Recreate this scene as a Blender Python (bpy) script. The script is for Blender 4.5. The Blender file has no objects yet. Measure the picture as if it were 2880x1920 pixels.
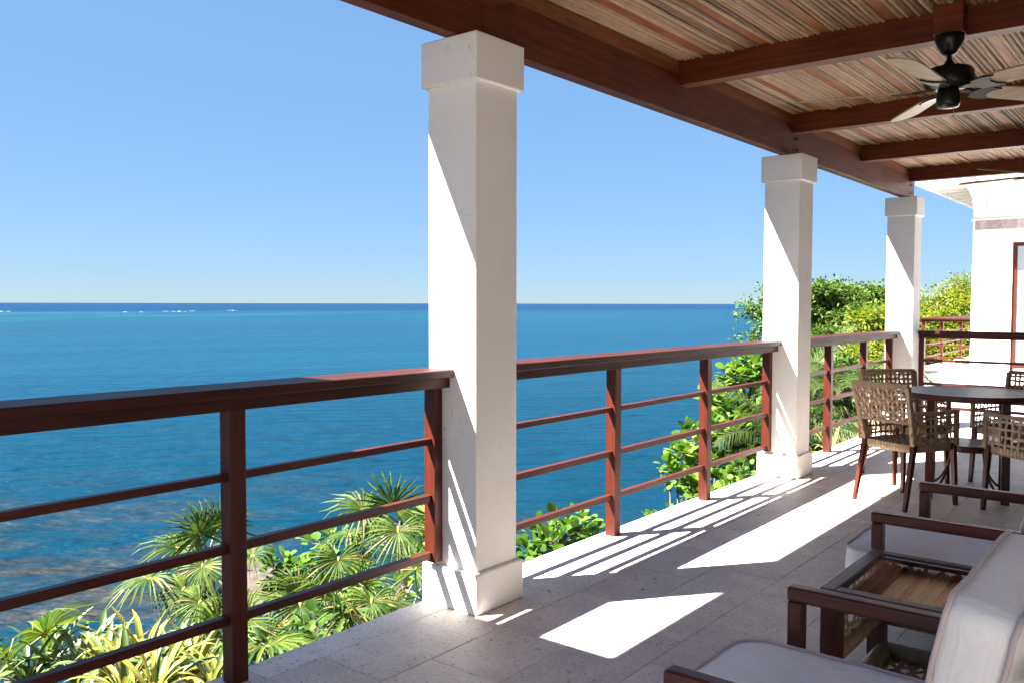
import bpy, math, random
import numpy as np
from mathutils import Vector, Matrix

random.seed(7)
scene = bpy.context.scene
col = scene.collection
R = math.radians

# ------------------------------------------------------------------ camera
CAM = Vector((2.2167, 0.0, 1.4012))
YAW, PITCH, ROLL = -0.6765, -0.0436, 0.0018
_fw = Vector((math.sin(YAW) * math.cos(PITCH), math.cos(YAW) * math.cos(PITCH), math.sin(PITCH)))
_r = Vector((math.cos(YAW), -math.sin(YAW), 0))
_u = _r.cross(_fw)
_rt = math.cos(ROLL) * _r + math.sin(ROLL) * _u
_up = -math.sin(ROLL) * _r + math.cos(ROLL) * _u
cd = bpy.data.cameras.new('camera')
cd.lens, cd.sensor_width = 30.322, 36.0
cd.clip_start, cd.clip_end = 0.05, 120000
cam = bpy.data.objects.new('camera', cd)
col.objects.link(cam)
cam.matrix_world = Matrix(((_rt.x, _up.x, -_fw.x, CAM.x), (_rt.y, _up.y, -_fw.y, CAM.y),
                           (_rt.z, _up.z, -_fw.z, CAM.z), (0, 0, 0, 1)))
scene.camera = cam

# ------------------------------------------------------------------ sky, sun, exposure
SUN_DIR = Vector((0.47, 0.62, -1.0)).normalized()          # the way the light travels
SUN_EL = math.asin(-SUN_DIR.z)
SUN_ROT = math.atan2(-SUN_DIR.x, -SUN_DIR.y)
world = bpy.data.worlds.new('World')
scene.world = world
world.use_nodes = True
wt = world.node_tree
wt.nodes.clear()
wo = wt.nodes.new('ShaderNodeOutputWorld')
bg = wt.nodes.new('ShaderNodeBackground')
sky = wt.nodes.new('ShaderNodeTexSky')
sky.sky_type = 'NISHITA'
sky.sun_disc = False
sky.sun_elevation = SUN_EL
sky.sun_rotation = SUN_ROT
sky.altitude = 0
sky.air_density = 0.35
sky.dust_density = 0.15
sky.ozone_density = 0.5
bg.inputs['Strength'].default_value = 0.050
# the hazy tropical sky of the photograph is nearly as bright overhead as at the horizon: even out its luminance
bw = wt.nodes.new('ShaderNodeRGBToBW')
pw_ = wt.nodes.new('ShaderNodeMath')
pw_.operation = 'POWER'
pw_.inputs[1].default_value = -0.70
sc_ = wt.nodes.new('ShaderNodeVectorMath')
sc_.operation = 'SCALE'
hs = wt.nodes.new('ShaderNodeHueSaturation')
hs.inputs['Saturation'].default_value = 1.05
hs.inputs['Hue'].default_value = 0.487
wt.links.new(sky.outputs[0], bw.inputs[0])
wt.links.new(bw.outputs[0], pw_.inputs[0])
wt.links.new(sky.outputs[0], sc_.inputs[0])
wt.links.new(pw_.outputs[0], sc_.inputs['Scale'])
wt.links.new(sc_.outputs[0], hs.inputs['Color'])
wt.links.new(hs.outputs[0], bg.inputs[0])
wt.links.new(bg.outputs[0], wo.inputs[0])
sl = bpy.data.lights.new('sun', 'SUN')
sl.energy = 5.0
sl.angle = R(0.53)
sl.color = (1.0, 0.965, 0.915)
so = bpy.data.objects.new('sun', sl)
col.objects.link(so)
so.rotation_euler = SUN_DIR.to_track_quat('-Z', 'Y').to_euler()
so.location = (-20, -25, 40)
vs = scene.view_settings
vs.view_transform = 'Standard'
vs.look = 'None'
vs.gamma = 1.0
vs.use_curve_mapping = False
vs.exposure = 3.1
scene.cycles.use_denoising = True
scene.cycles.max_bounces = 10
scene.cycles.diffuse_bounces = 5
scene.cycles.glossy_bounces = 4
scene.cycles.transparent_max_bounces = 12
scene.cycles.caustics_reflective = False
scene.cycles.caustics_refractive = False


# ------------------------------------------------------------------ materials
class NT:
    def __init__(self, name):
        self.m = bpy.data.materials.new(name)
        self.m.use_nodes = True
        self.t = self.m.node_tree
        self.b = self.t.nodes['Principled BSDF']
        self.out = self.t.nodes['Material Output']

    def n(self, typ, **kw):
        nd = self.t.nodes.new(typ)
        for k, v in kw.items():
            setattr(nd, k, v)
        return nd

    def l(self, a, b):
        self.t.links.new(a, b)

    def coords(self, scale, kind='Object', rot=None):
        c = self.n('ShaderNodeTexCoord')
        mp = self.n('ShaderNodeMapping')
        mp.inputs['Scale'].default_value = scale
        if rot:
            mp.inputs['Rotation'].default_value = rot
        self.l(c.outputs[kind], mp.inputs[0])
        return mp.outputs[0]

    def world(self, scale, rot=None):
        g = self.n('ShaderNodeNewGeometry')
        mp = self.n('ShaderNodeMapping')
        mp.inputs['Scale'].default_value = scale
        if rot:
            mp.inputs['Rotation'].default_value = rot
        self.l(g.outputs['Position'], mp.inputs[0])
        return mp.outputs[0]

    def flow(self, ang, fx, fy):
        """world position turned by ang first, then scaled: fx along the turned x axis, fy across it"""
        g = self.n('ShaderNodeNewGeometry')
        mp = self.n('ShaderNodeMapping', vector_type='TEXTURE')
        mp.inputs['Rotation'].default_value = (0, 0, ang)
        mp.inputs['Scale'].default_value = (1 / fx, 1 / fy, 1)
        self.l(g.outputs['Position'], mp.inputs[0])
        return mp.outputs[0]

    def noise(self, vec, scale, detail=4, rough=0.55, dist=0.0):
        nd = self.n('ShaderNodeTexNoise')
        nd.inputs['Scale'].default_value = scale
        nd.inputs['Detail'].default_value = detail
        nd.inputs['Roughness'].default_value = rough
        nd.inputs['Distortion'].default_value = dist
        self.l(vec, nd.inputs['Vector'])
        return nd.outputs['Fac']

    def ramp(self, fac, stops):
        nd = self.n('ShaderNodeValToRGB')
        e = nd.color_ramp.elements
        while len(e) < len(stops):
            e.new(0.5)
        for i, (p, c) in enumerate(stops):
            e[i].position = p
            e[i].color = (*c, 1) if isinstance(c, tuple) else (c, c, c, 1)
        self.l(fac, nd.inputs[0])
        return nd.outputs[0]

    def mix(self, fac, a, b, mode='MIX'):
        nd = self.n('ShaderNodeMix', data_type='RGBA', blend_type=mode)
        for sock, v in ((nd.inputs[0], fac), (nd.inputs[6], a), (nd.inputs[7], b)):
            if isinstance(v, (int, float)):
                sock.default_value = v
            elif isinstance(v, tuple):
                sock.default_value = (*v, 1)
            else:
                self.l(v, sock)
        return nd.outputs[2]

    def math(self, op, a, b=0.0, clamp=False):
        nd = self.n('ShaderNodeMath', operation=op, use_clamp=clamp)
        for i, v in enumerate((a, b)):
            if isinstance(v, (int, float)):
                nd.inputs[i].default_value = v
            else:
                self.l(v, nd.inputs[i])
        return nd.outputs[0]

    def bump(self, h, strength=0.3, dist=0.01, prev=None):
        nd = self.n('ShaderNodeBump')
        nd.inputs['Strength'].default_value = strength
        nd.inputs['Distance'].default_value = dist
        self.l(h, nd.inputs['Height'])
        if prev is not None:
            self.l(prev, nd.inputs['Normal'])
        return nd.outputs[0]

    def set(self, **kw):
        for k, v in kw.items():
            s = self.b.inputs[k.replace('_', ' ')]
            if hasattr(v, 'is_linked') or hasattr(v, 'links'):
                self.l(v, s)
            elif isinstance(v, tuple) and len(v) == 3 and s.type == 'RGBA':
                s.default_value = (*v, 1)
            else:
                s.default_value = v
        return self

    def rnd(self):
        return self.n('ShaderNodeObjectInfo').outputs['Random']

    def isl(self):
        return self.n('ShaderNodeNewGeometry').outputs['Random Per Island']


def wood(name, axis, dark, light, rough=0.35, coat=0.3, spec=0.3):
    k = NT(name)
    sc = [14, 14, 14]
    sc['XYZ'.index(axis)] = 0.9
    v = k.world(tuple(sc))
    g = k.noise(v, 3.0, 6, 0.6, 0.6)
    v2 = k.world((1.3, 1.3, 1.3))
    g2 = k.noise(v2, 2.0, 3)
    c = k.ramp(g, [(0.3, dark), (0.72, light)])
    c = k.mix(0.5, c, k.ramp(g2, [(0.3, (0.7, 0.7, 0.7)), (0.7, (1.15, 1.1, 1.05))]), 'MULTIPLY')
    vf = k.world(tuple(s * 6 for s in sc))
    fine = k.noise(vf, 3.0, 3)
    c = k.mix(0.35, c, k.ramp(fine, [(0.35, 0.55), (0.6, 1.1)]), 'MULTIPLY')
    k.set(Base_Color=c, Roughness=k.ramp(g, [(0.2, rough + 0.1), (0.8, rough - 0.05)]), Normal=k.bump(fine, 0.25, 0.0015))
    k.set(Coat_Weight=coat, Coat_Roughness=0.25)
    k.b.inputs['Specular IOR Level'].default_value = spec
    return k.m


M = {}
RED_D, RED_L = (0.036, 0.0052, 0.0017), (0.098, 0.0150, 0.0045)
for ax in 'XYZ':
    M['red' + ax] = wood('mahogany_' + ax, ax, RED_D, RED_L, 0.45, 0.05)
    M['rail' + ax] = wood('handrail_wood_' + ax, ax, (0.020, 0.0042, 0.0022), (0.064, 0.0120, 0.005), 0.5, 0.0, 0.22)
    M['beam' + ax] = wood('beam_wood_' + ax, ax, (0.060, 0.0095, 0.002), (0.165, 0.031, 0.0065), 0.5, 0.03)
    M['teak' + ax] = wood('furniture_wood_' + ax, ax, (0.046, 0.0105, 0.006), (0.105, 0.024, 0.012), 0.34, 0.12)
M['batten'] = wood('batten_wood', 'Y', (0.18, 0.055, 0.016), (0.36, 0.13, 0.045), 0.5, 0.0)


def mk_plaster(name, base):
    k = NT(name)
    v = k.world((1, 1, 1))
    f = k.noise(v, 90, 4)
    big = k.noise(v, 2.2, 4)
    c = k.mix(0.5, base, k.ramp(big, [(0.3, (0.9, 0.89, 0.87)), (0.7, (1.03, 1.02, 1.0))]), 'MULTIPLY')
    vo = k.n('ShaderNodeTexVoronoi', feature='DISTANCE_TO_EDGE')
    vo.inputs['Scale'].default_value = 2.6
    wv = k.n('ShaderNodeVectorMath', operation='ADD')
    nz = k.n('ShaderNodeTexNoise')
    nz.inputs['Scale'].default_value = 5.0
    nz.inputs['Detail'].default_value = 6
    k.l(v, nz.inputs['Vector'])
    sc_n = k.n('ShaderNodeVectorMath', operation='SCALE')
    sc_n.inputs['Scale'].default_value = 0.5
    k.l(nz.outputs['Color'], sc_n.inputs[0])
    k.l(v, wv.inputs[0])
    k.l(sc_n.outputs[0], wv.inputs[1])
    k.l(wv.outputs[0], vo.inputs['Vector'])
    crack = k.math('MULTIPLY', k.ramp(vo.outputs['Distance'], [(0.0, 1.0), (0.008, 0.0)]), k.ramp(k.noise(v, 1.7, 3), [(0.52, 0.0), (0.62, 0.55)]))
    c = k.mix(crack, c, (0.30, 0.27, 0.24))
    stain = k.ramp(k.noise(v, 7.0, 6, 0.7), [(0.62, 0.0), (0.78, 0.14)])
    c = k.mix(stain, c, (0.52, 0.48, 0.42))
    trowel = k.noise(v, 11, 3, 0.5)
    k.set(Base_Color=c, Roughness=0.75, Normal=k.bump(f, 0.35, 0.003, k.bump(trowel, 0.25, 0.012)))
    return k.m


M['plaster'] = mk_plaster('white_stucco', (0.83, 0.81, 0.78))
M['white'] = mk_plaster('white_house_paint', (0.80, 0.79, 0.77))
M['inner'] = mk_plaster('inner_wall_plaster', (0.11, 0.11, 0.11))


def mk_stone():
    k = NT('coral_stone')
    v = k.world((1, 1, 1))
    n1 = k.noise(v, 5, 5, 0.6)
    n2 = k.noise(v, 55, 4, 0.7)
    c = k.ramp(n1, [(0.3, (0.62, 0.555, 0.505)), (0.7, (0.77, 0.71, 0.655))])
    c = k.mix(0.55, c, k.ramp(n2, [(0.33, (0.68, 0.66, 0.65)), (0.62, (1.1, 1.09, 1.08))]), 'MULTIPLY')
    t = k.ramp(k.rnd(), [(0.0, (0.87, 0.86, 0.85)), (1.0, (1.06, 1.05, 1.04))])
    c = k.mix(1.0, c, t, 'MULTIPLY')
    # pits and shell marks
    vo = k.n('ShaderNodeTexVoronoi', feature='F1')
    vo.inputs['Scale'].default_value = 26
    vo.inputs['Randomness'].default_value = 1
    k.l(k.world((1, 1.5, 1)), vo.inputs['Vector'])
    sel = k.ramp(vo.outputs['Color'], [(0.50, 0.0), (0.53, 1.0)])
    spot = k.ramp(vo.outputs['Distance'], [(0.10, 1.0), (0.20, 0.0)])
    pit = k.math('MULTIPLY', spot, sel)
    pit2 = k.ramp(k.noise(v, 38, 3, 0.5, 1.0), [(0.29, 1.0), (0.36, 0.0)])
    pp = k.math('MAXIMUM', pit, k.math('MULTIPLY', pit2, 0.6))
    c = k.mix(pp, c, (0.21, 0.165, 0.135))
    k.set(Base_Color=c, Roughness=0.55)
    h = k.math('SUBTRACT', k.math('MULTIPLY', n2, 0.4), k.math('MULTIPLY', pp, 1.2))
    k.set(Normal=k.bump(h, 0.35, 0.003))
    return k.m


M['stone'] = mk_stone()
kk = NT('joint_mortar')
kk.set(Base_Color=(0.50, 0.44, 0.40), Roughness=0.9)
M['mortar'] = kk.m


def mk_cane():
    k = NT('bamboo_cane')
    r = k.rnd()
    isl = k.isl()
    rr = k.math('FRACT', k.math('ADD', r, k.math('MULTIPLY', isl, 0.37)))
    base = k.ramp(rr, [(0.0, (0.12, 0.070, 0.038)), (0.25, (0.27, 0.167, 0.096)), (0.6, (0.35, 0.225, 0.132)), (0.9, (0.42, 0.285, 0.175)), (1.0, (0.20, 0.125, 0.072))])
    st = k.noise(k.world((30, 1.5, 30)), 3, 4)
    c = k.mix(0.6, base, k.ramp(st, [(0.3, (0.6, 0.56, 0.52)), (0.65, (1.15, 1.12, 1.1))]), 'MULTIPLY')
    bl = k.noise(k.world((3.2, 0.8, 1)), 1.3, 4)
    c = k.mix(0.6, c, k.ramp(bl, [(0.36, (0.5, 0.46, 0.42)), (0.52, (1.05, 1.05, 1.05))]), 'MULTIPLY')
    # node rings
    w = k.n('ShaderNodeTexWave', wave_type='BANDS', bands_direction='Y')
    w.inputs['Scale'].default_value = 1.35
    w.inputs['Distortion'].default_value = 0
    oi = k.n('ShaderNodeObjectInfo')
    vv = k.n('ShaderNodeVectorMath', operation='ADD')
    k.l(k.world((1, 1, 1)), vv.inputs[0])
    cmb = k.n('ShaderNodeCombineXYZ')
    k.l(k.math('MULTIPLY', k.math('ADD', r, isl), 9.0), cmb.inputs[1])
    k.l(cmb.outputs[0], vv.inputs[1])
    k.l(vv.outputs[0], w.inputs['Vector'])
    ring = k.ramp(w.outputs['Fac'], [(0.985, 0.0), (0.998, 1.0)])
    c = k.mix(k.math('MULTIPLY', ring, 0.30), c, (0.10, 0.065, 0.05))
    k.set(Base_Color=c, Roughness=0.6, Normal=k.bump(st, 0.3, 0.002))
    return k.m


M['cane'] = mk_cane()


def mk_simple(name, base, rough, metal=0.0, noise=0.15, scale=40, **kw):
    k = NT(name)
    n = k.noise(k.coords((1, 1, 1)), scale, 4)
    c = k.mix(1.0, base, k.ramp(n, [(0.3, 1 - noise), (0.7, 1 + noise)]), 'MULTIPLY')
    k.set(Base_Color=c, Roughness=rough, Metallic=metal, **kw)
    return k.m


M['bronze'] = mk_simple('dark_bronze_metal', (0.018, 0.014, 0.013), 0.32, 0.6)
M['blade'] = wood('fan_blade_wood', 'X', (0.30, 0.23, 0.15), (0.46, 0.37, 0.26), 0.45, 0.1)
M['bladeedge'] = mk_simple('fan_blade_top', (0.05, 0.035, 0.025), 0.5)
M['bolt'] = mk_simple('black_bolt', (0.01, 0.008, 0.008), 0.5)
M['pole'] = mk_simple('steel_pull_chain', (0.4, 0.38, 0.34), 0.35, 0.9)


def mk_wicker(name, a, b):
    k = NT(name)
    n = k.noise(k.coords((1, 1, 1)), 35, 3)
    st = k.noise(k.coords((220, 220, 220)), 1.0, 2)
    c = k.ramp(n, [(0.3, a), (0.7, b)])
    c = k.mix(0.5, c, k.ramp(st, [(0.35, 0.65), (0.65, 1.15)]), 'MULTIPLY')
    c = k.mix(1.0, c, k.ramp(k.rnd(), [(0, 0.85), (1, 1.1)]), 'MULTIPLY')
    k.set(Base_Color=c, Roughness=0.5, Normal=k.bump(st, 0.3, 0.001))
    return k.m


M['wicker'] = mk_wicker('wicker_strand', (0.30, 0.195, 0.11), (0.48, 0.335, 0.205))


def mk_wrap(name, axis, dens=52, attr=False):
    k = NT(name)
    w = k.n('ShaderNodeTexWave', wave_type='BANDS', bands_direction=axis)
    w.inputs['Scale'].default_value = dens
    w.inputs['Distortion'].default_value = 0.6
    w.inputs['Detail'].default_value = 1
    if attr:
        at = k.n('ShaderNodeAttribute')
        at.attribute_name = 'across'
        cb = k.n('ShaderNodeCombineXYZ')
        k.l(at.outputs['Fac'], cb.inputs[0])
        k.l(cb.outputs[0], w.inputs['Vector'])
        w.inputs['Distortion'].default_value = 0
    else:
        k.l(k.coords((1, 1, 1)), w.inputs['Vector'])
    n = k.noise(k.coords((1, 1, 1)), 25, 3)
    c = k.ramp(n, [(0.3, (0.30, 0.195, 0.11)), (0.7, (0.47, 0.33, 0.205))])
    c = k.mix(0.7, c, k.ramp(w.outputs['Fac'], [(0.05, 0.35), (0.4, 1.05)]), 'MULTIPLY')
    k.set(Base_Color=c, Roughness=0.5, Normal=k.bump(w.outputs['Fac'], 0.6, 0.004))
    return k.m


for ax in 'XYZ':
    M['wrap' + ax] = mk_wrap('wicker_wrap_' + ax, ax)
M['wrapA'] = mk_wrap('wicker_wrap_round', 'X', 26, True)


def mk_seatweave():
    k = NT('wicker_seat')
    c = k.coords((1, 1, 1))
    a = k.n('ShaderNodeTexWave', wave_type='BANDS', bands_direction='X')
    b = k.n('ShaderNodeTexWave', wave_type='BANDS', bands_direction='Y')
    for w, s in ((a, 16), (b, 26)):
        w.inputs['Scale'].default_value = s
        k.l(c, w.inputs['Vector'])
    f = k.math('MULTIPLY', a.outputs['Fac'], b.outputs['Fac'])
    colr = k.ramp(f, [(0.02, (0.08, 0.052, 0.034)), (0.35, (0.34, 0.25, 0.165))])
    k.set(Base_Color=colr, Roughness=0.5, Normal=k.bump(f, 0.7, 0.004))
    return k.m


M['seat'] = mk_seatweave()
M['cane_dark'] = mk_wicker('dark_reflection_cane', (0.062, 0.052, 0.042), (0.125, 0.105, 0.085))  # colour for the canes that imitate ceiling stripes reflected in the glass


def mk_fabric(name, base):
    k = NT(name)
    a = k.n('ShaderNodeTexWave', wave_type='BANDS', bands_direction='X')
    b = k.n('ShaderNodeTexWave', wave_type='BANDS', bands_direction='Y')
    for w in (a, b):
        w.inputs['Scale'].default_value = 160
        w.inputs['Distortion'].default_value = 2.0
        w.inputs['Detail'].default_value = 2
        k.l(k.coords((1, 1, 1)), w.inputs['Vector'])
    f = k.math('ADD', a.outputs['Fac'], b.outputs['Fac'])
    n = k.noise(k.coords((1, 1, 1)), 6, 4)
    wr = k.noise(k.coords((3, 14, 6)), 1.6, 3, 0.5, 1.2)
    c = k.mix(1.0, base, k.ramp(n, [(0.3, 0.93), (0.7, 1.04)]), 'MULTIPLY')
    c = k.mix(0.25, c, k.ramp(f, [(0.3, 0.8), (0.7, 1.1)]), 'MULTIPLY')
    bm = k.bump(wr, 0.35, 0.02)
    k.set(Base_Color=c, Roughness=0.85, Normal=k.bump(f, 0.25, 0.0015, bm))
    k.set(Sheen_Weight=0.15)
    return k.m


M['fabric'] = mk_fabric('off_white_canvas', (0.78, 0.765, 0.755))
M['piping'] = mk_fabric('piping_cord', (0.50, 0.42, 0.42))

k = NT('table_glass')
k.set(Base_Color=(0.93, 0.96, 0.95), Roughness=0.0, IOR=1.5)
k.b.inputs['Transmission Weight'].default_value = 1.0
M['glass'] = k.m
k = NT('window_glass')
k.set(Base_Color=(0.30, 0.36, 0.38), Roughness=0.04, IOR=1.5)
k.b.inputs['Specular IOR Level'].default_value = 0.8
M['pane'] = k.m
k = NT('window_blind')
k.set(Base_Color=(0.7, 0.72, 0.72), Roughness=0.6)
M['blind'] = k.m


def mk_band():
    k = NT('mauve_stone')
    n = k.noise(k.world((1, 1, 1)), 14, 5, 0.65)
    c = k.ramp(n, [(0.3, (0.30, 0.22, 0.23)), (0.7, (0.50, 0.41, 0.41))])
    c = k.mix(1.0, c, k.ramp(k.rnd(), [(0, 0.8), (1, 1.15)]), 'MULTIPLY')
    k.set(Base_Color=c, Roughness=0.6)
    return k.m


M['band'] = mk_band()


def mk_leaf(name, stops, trans=0.35, rough=0.5, obj=False, center=None):
    k = NT(name)
    r = k.rnd() if obj else k.isl()
    if obj:
        r = k.math('FRACT', k.math('ADD', k.rnd(), k.math('MULTIPLY', k.isl(), 0.5)))
    c = k.ramp(r, stops)
    n = k.noise(k.world((1, 1, 1)), 0.9, 3)
    c = k.mix(0.6, c, k.ramp(n, [(0.35, (0.65, 0.75, 0.7)), (0.65, (1.25, 1.15, 1.0))]), 'MULTIPLY')
    k.set(Base_Color=c, Roughness=max(rough, 0.5))
    k.b.inputs['Specular IOR Level'].default_value = 0.16
    tr = k.n('ShaderNodeBsdfTranslucent')
    k.l(k.mix(1.0, c, (1.3, 1.45, 0.55), 'MULTIPLY'), tr.inputs[0])
    mx = k.n('ShaderNodeMixShader')
    mx.inputs[0].default_value = trans
    k.l(k.b.outputs[0], mx.inputs[1])
    k.l(tr.outputs[0], mx.inputs[2])
    k.l(mx.outputs[0], k.out.inputs[0])
    return k.m


M['lf_almond'] = mk_leaf('almond_leaf', [(0.0, (0.031, 0.060, 0.014)), (0.55, (0.060, 0.116, 0.023)), (0.9, (0.111, 0.170, 0.035)), (1.0, (0.170, 0.120, 0.031))], 0.3, 0.32)
M['lf_yellow'] = mk_leaf('yellow_green_leaf', [(0.0, (0.085, 0.122, 0.011)), (0.6, (0.150, 0.188, 0.019)), (0.92, (0.216, 0.225, 0.027)), (1.0, (0.235, 0.131, 0.027))], 0.4, 0.4)
M['lf_grape'] = mk_leaf('sea_grape_leaf', [(0.0, (0.036, 0.088, 0.012)), (0.6, (0.076, 0.151, 0.019)), (1.0, (0.132, 0.205, 0.031))], 0.38, 0.33, obj=True)
M['lf_palm'] = mk_leaf('palm_leaflet', [(0.0, (0.022, 0.045, 0.012)), (0.6, (0.050, 0.078, 0.020)), (1.0, (0.090, 0.106, 0.034))], 0.3, 0.3)
M['lf_fan'] = mk_leaf('thatch_palm_leaflet', [(0.0, (0.020, 0.052, 0.007)), (0.45, (0.052, 0.095, 0.013)), (0.88, (0.105, 0.135, 0.024)), (0.93, (0.15, 0.15, 0.04)), (1.0, (0.14, 0.095, 0.04))], 0.3, 0.3)
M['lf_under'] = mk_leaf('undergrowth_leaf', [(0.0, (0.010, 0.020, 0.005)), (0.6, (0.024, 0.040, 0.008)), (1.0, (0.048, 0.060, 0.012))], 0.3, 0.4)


def mk_varieg():
    k = NT('variegated_leaf')
    at = k.n('ShaderNodeAttribute')
    at.attribute_name = 'across'
    s = k.noise(k.coords((1, 1, 1)), 9, 3)
    edge = k.ramp(k.math('ADD', at.outputs['Fac'], k.math('MULTIPLY', k.math('SUBTRACT', s, 0.5), 0.35)),
                  [(0.0, (0.70, 0.62, 0.14)), (0.30, (0.62, 0.56, 0.08)), (0.40, (0.20, 0.30, 0.04)), (0.50, (0.74, 0.68, 0.25)), (0.66, (0.58, 0.50, 0.05)), (0.77, (0.17, 0.27, 0.03)), (0.90, (0.70, 0.62, 0.16))])
    c = k.mix(1.0, edge, k.ramp(k.rnd(), [(0, (0.30, 0.32, 0.22)), (1, (0.55, 0.54, 0.5))]), 'MULTIPLY')
    k.set(Base_Color=c, Roughness=0.4)
    tr = k.n('ShaderNodeBsdfTranslucent')
    k.l(c, tr.inputs[0])
    mx = k.n('ShaderNodeMixShader')
    mx.inputs[0].default_value = 0.3
    k.l(k.b.outputs[0], mx.inputs[1])
    k.l(tr.outputs[0], mx.inputs[2])
    k.l(mx.outputs[0], k.out.inputs[0])
    return k.m


M['varieg'] = mk_varieg()
k = NT('lily_leaf')
k.set(Base_Color=k.mix(1.0, k.ramp(k.rnd(), [(0, (0.035, 0.07, 0.012)), (1, (0.085, 0.13, 0.03))]), (1, 1, 1), 'MULTIPLY'), Roughness=0.35)
M['lily'] = k.m
M['hub'] = mk_simple('yellow_palm_hub', (0.28, 0.21, 0.02), 0.6)
M['petiole'] = mk_simple('palm_petiole', (0.085, 0.095, 0.025), 0.5)
M['bark'] = mk_simple('bark', (0.07, 0.055, 0.042), 0.85, noise=0.4, scale=18)
M['twig'] = mk_simple('pale_twig', (0.15, 0.12, 0.095), 0.8, noise=0.3, scale=18)
M['drift'] = mk_simple('driftwood_grey', (0.15, 0.125, 0.105), 0.85, noise=0.35, scale=14)


def mk_rock():
    k = NT('shore_rock')
    n = k.noise(k.world((1, 1, 1)), 3.5, 6, 0.65)
    c = k.ramp(n, [(0.3, (0.022, 0.016, 0.012)), (0.7, (0.085, 0.064, 0.047))])
    k.set(Base_Color=c, Roughness=0.85, Normal=k.bump(n, 0.8, 0.05))
    return k.m


M['rock'] = mk_rock()


def mk_soil():
    k = NT('slope_soil')
    n = k.noise(k.world((1, 1, 1)), 2.5, 6, 0.65)
    c = k.ramp(n, [(0.3, (0.008, 0.007, 0.004)), (0.55, (0.024, 0.019, 0.011)), (0.75, (0.012, 0.018, 0.005))])
    k.set(Base_Color=c, Roughness=0.95, Normal=k.bump(n, 0.8, 0.08))
    return k.m


M['soil'] = mk_soil()


def mk_sea():
    k = NT('sea_water')
    g = k.n('ShaderNodeNewGeometry')
    sep = k.n('ShaderNodeSeparateXYZ')
    k.l(g.outputs['Position'], sep.inputs[0])
    X, Y = sep.outputs[0], sep.outputs[1]
    s = k.math('ADD', k.math('MULTIPLY', X, -0.96), k.math('MULTIPLY', Y, 0.276))
    wob = k.noise(k.flow(R(106), 0.0016, 0.004), 1.0, 4)
    s2 = k.math('ADD', s, k.math('MULTIPLY', k.math('SUBTRACT', wob, 0.5), 260.0))
    L = k.math('DIVIDE', k.math('LOGARITHM', k.math('MAXIMUM', s2, 4.0), 10.0), 4.0)   # log10(s)/4
    lg = lambda v: math.log10(v) / 4
    SH, TEAL, MID, TURQ, DEEP = (0.0045, 0.0095, 0.0175), (0.0014, 0.0165, 0.032), (0.0018, 0.0265, 0.052), (0.0030, 0.050, 0.062), (0.0003, 0.0155, 0.049)
    far = k.ramp(L, [(lg(20), SH), (lg(42), TEAL), (lg(120), MID), (lg(330), MID), (lg(460), (0.0015, 0.0255, 0.053)), (lg(620), (0.0015, 0.0265, 0.054)), (lg(800), (0.0008, 0.017, 0.050)), (lg(900), DEEP)])
    # turquoise sand flats inside the reef
    tq = k.noise(k.flow(R(106), 0.0030, 0.011), 1.0, 4, 0.6)
    band = k.math('MULTIPLY', k.ramp(k.math('DIVIDE', s, 1000.0), [(0.33, 0.0), (0.42, 1.0), (0.66, 1.0), (0.78, 0.0)]),
                  k.ramp(k.math('DIVIDE', Y, 1000.0), [(0.26, 1.0), (0.42, 0.45), (0.62, 0.0)]))
    c = k.mix(k.math('MULTIPLY', band, k.ramp(tq, [(0.40, 0.0), (0.58, 1.0)])), far, TURQ)
    # darker and lighter wind patches in the mid water
    pt = k.noise(k.flow(R(60), 0.0035, 0.022), 1.0, 5, 0.62)
    c = k.mix(0.8, c, k.ramp(pt, [(0.32, (0.74, 0.82, 0.88)), (0.68, (1.22, 1.14, 1.08))]), 'MULTIPLY')
    # submerged reef rock and sand close in
    near = k.math('MULTIPLY', k.ramp(k.math('DIVIDE', s, 100.0), [(0.24, 1.0), (0.31, 0.7), (0.40, 0.0)]), k.ramp(k.math('DIVIDE', Y, 100.0), [(0.10, 1.0), (0.19, 0.35), (0.26, 0.0)]))
    rk = k.noise(k.flow(R(50), 0.16, 0.34), 1.0, 7, 0.70, 0.4)
    rmask = k.math('MULTIPLY', near, k.ramp(rk, [(0.44, 0.0), (0.60, 0.85)]))
    rc = k.ramp(k.noise(k.world((2.2, 2.2, 1)), 1.0, 5, 0.7), [(0.35, (0.008, 0.010, 0.012)), (0.55, (0.024, 0.023, 0.020)), (0.72, (0.060, 0.055, 0.045))])
    c = k.mix(rmask, c, rc)
    k.set(Base_Color=c, IOR=1.15)
    k.b.inputs['Specular IOR Level'].default_value = 0.018
    # ripples
    w1 = k.noise(k.flow(R(34), 0.30, 1.0), 1.0, 4, 0.52, 0.3)
    w2 = k.noise(k.flow(R(47), 0.9, 2.6), 1.0, 3, 0.5, 0.2)
    w3 = k.noise(k.flow(R(36), 0.035, 0.11), 1.0, 3, 0.5)
    h = k.math('ADD', k.math('ADD', w1, k.math('MULTIPLY', w2, 0.22)), k.math('MULTIPLY', w3, 2.4))
    k.set(Normal=k.bump(h, 1.0, 0.85), Roughness=0.2)
    return k.m


M['sea'] = mk_sea()
k = NT('sea_foam')
k.set(Base_Color=(0.42, 0.45, 0.47), Roughness=0.8)
M['foam'] = k.m


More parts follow.
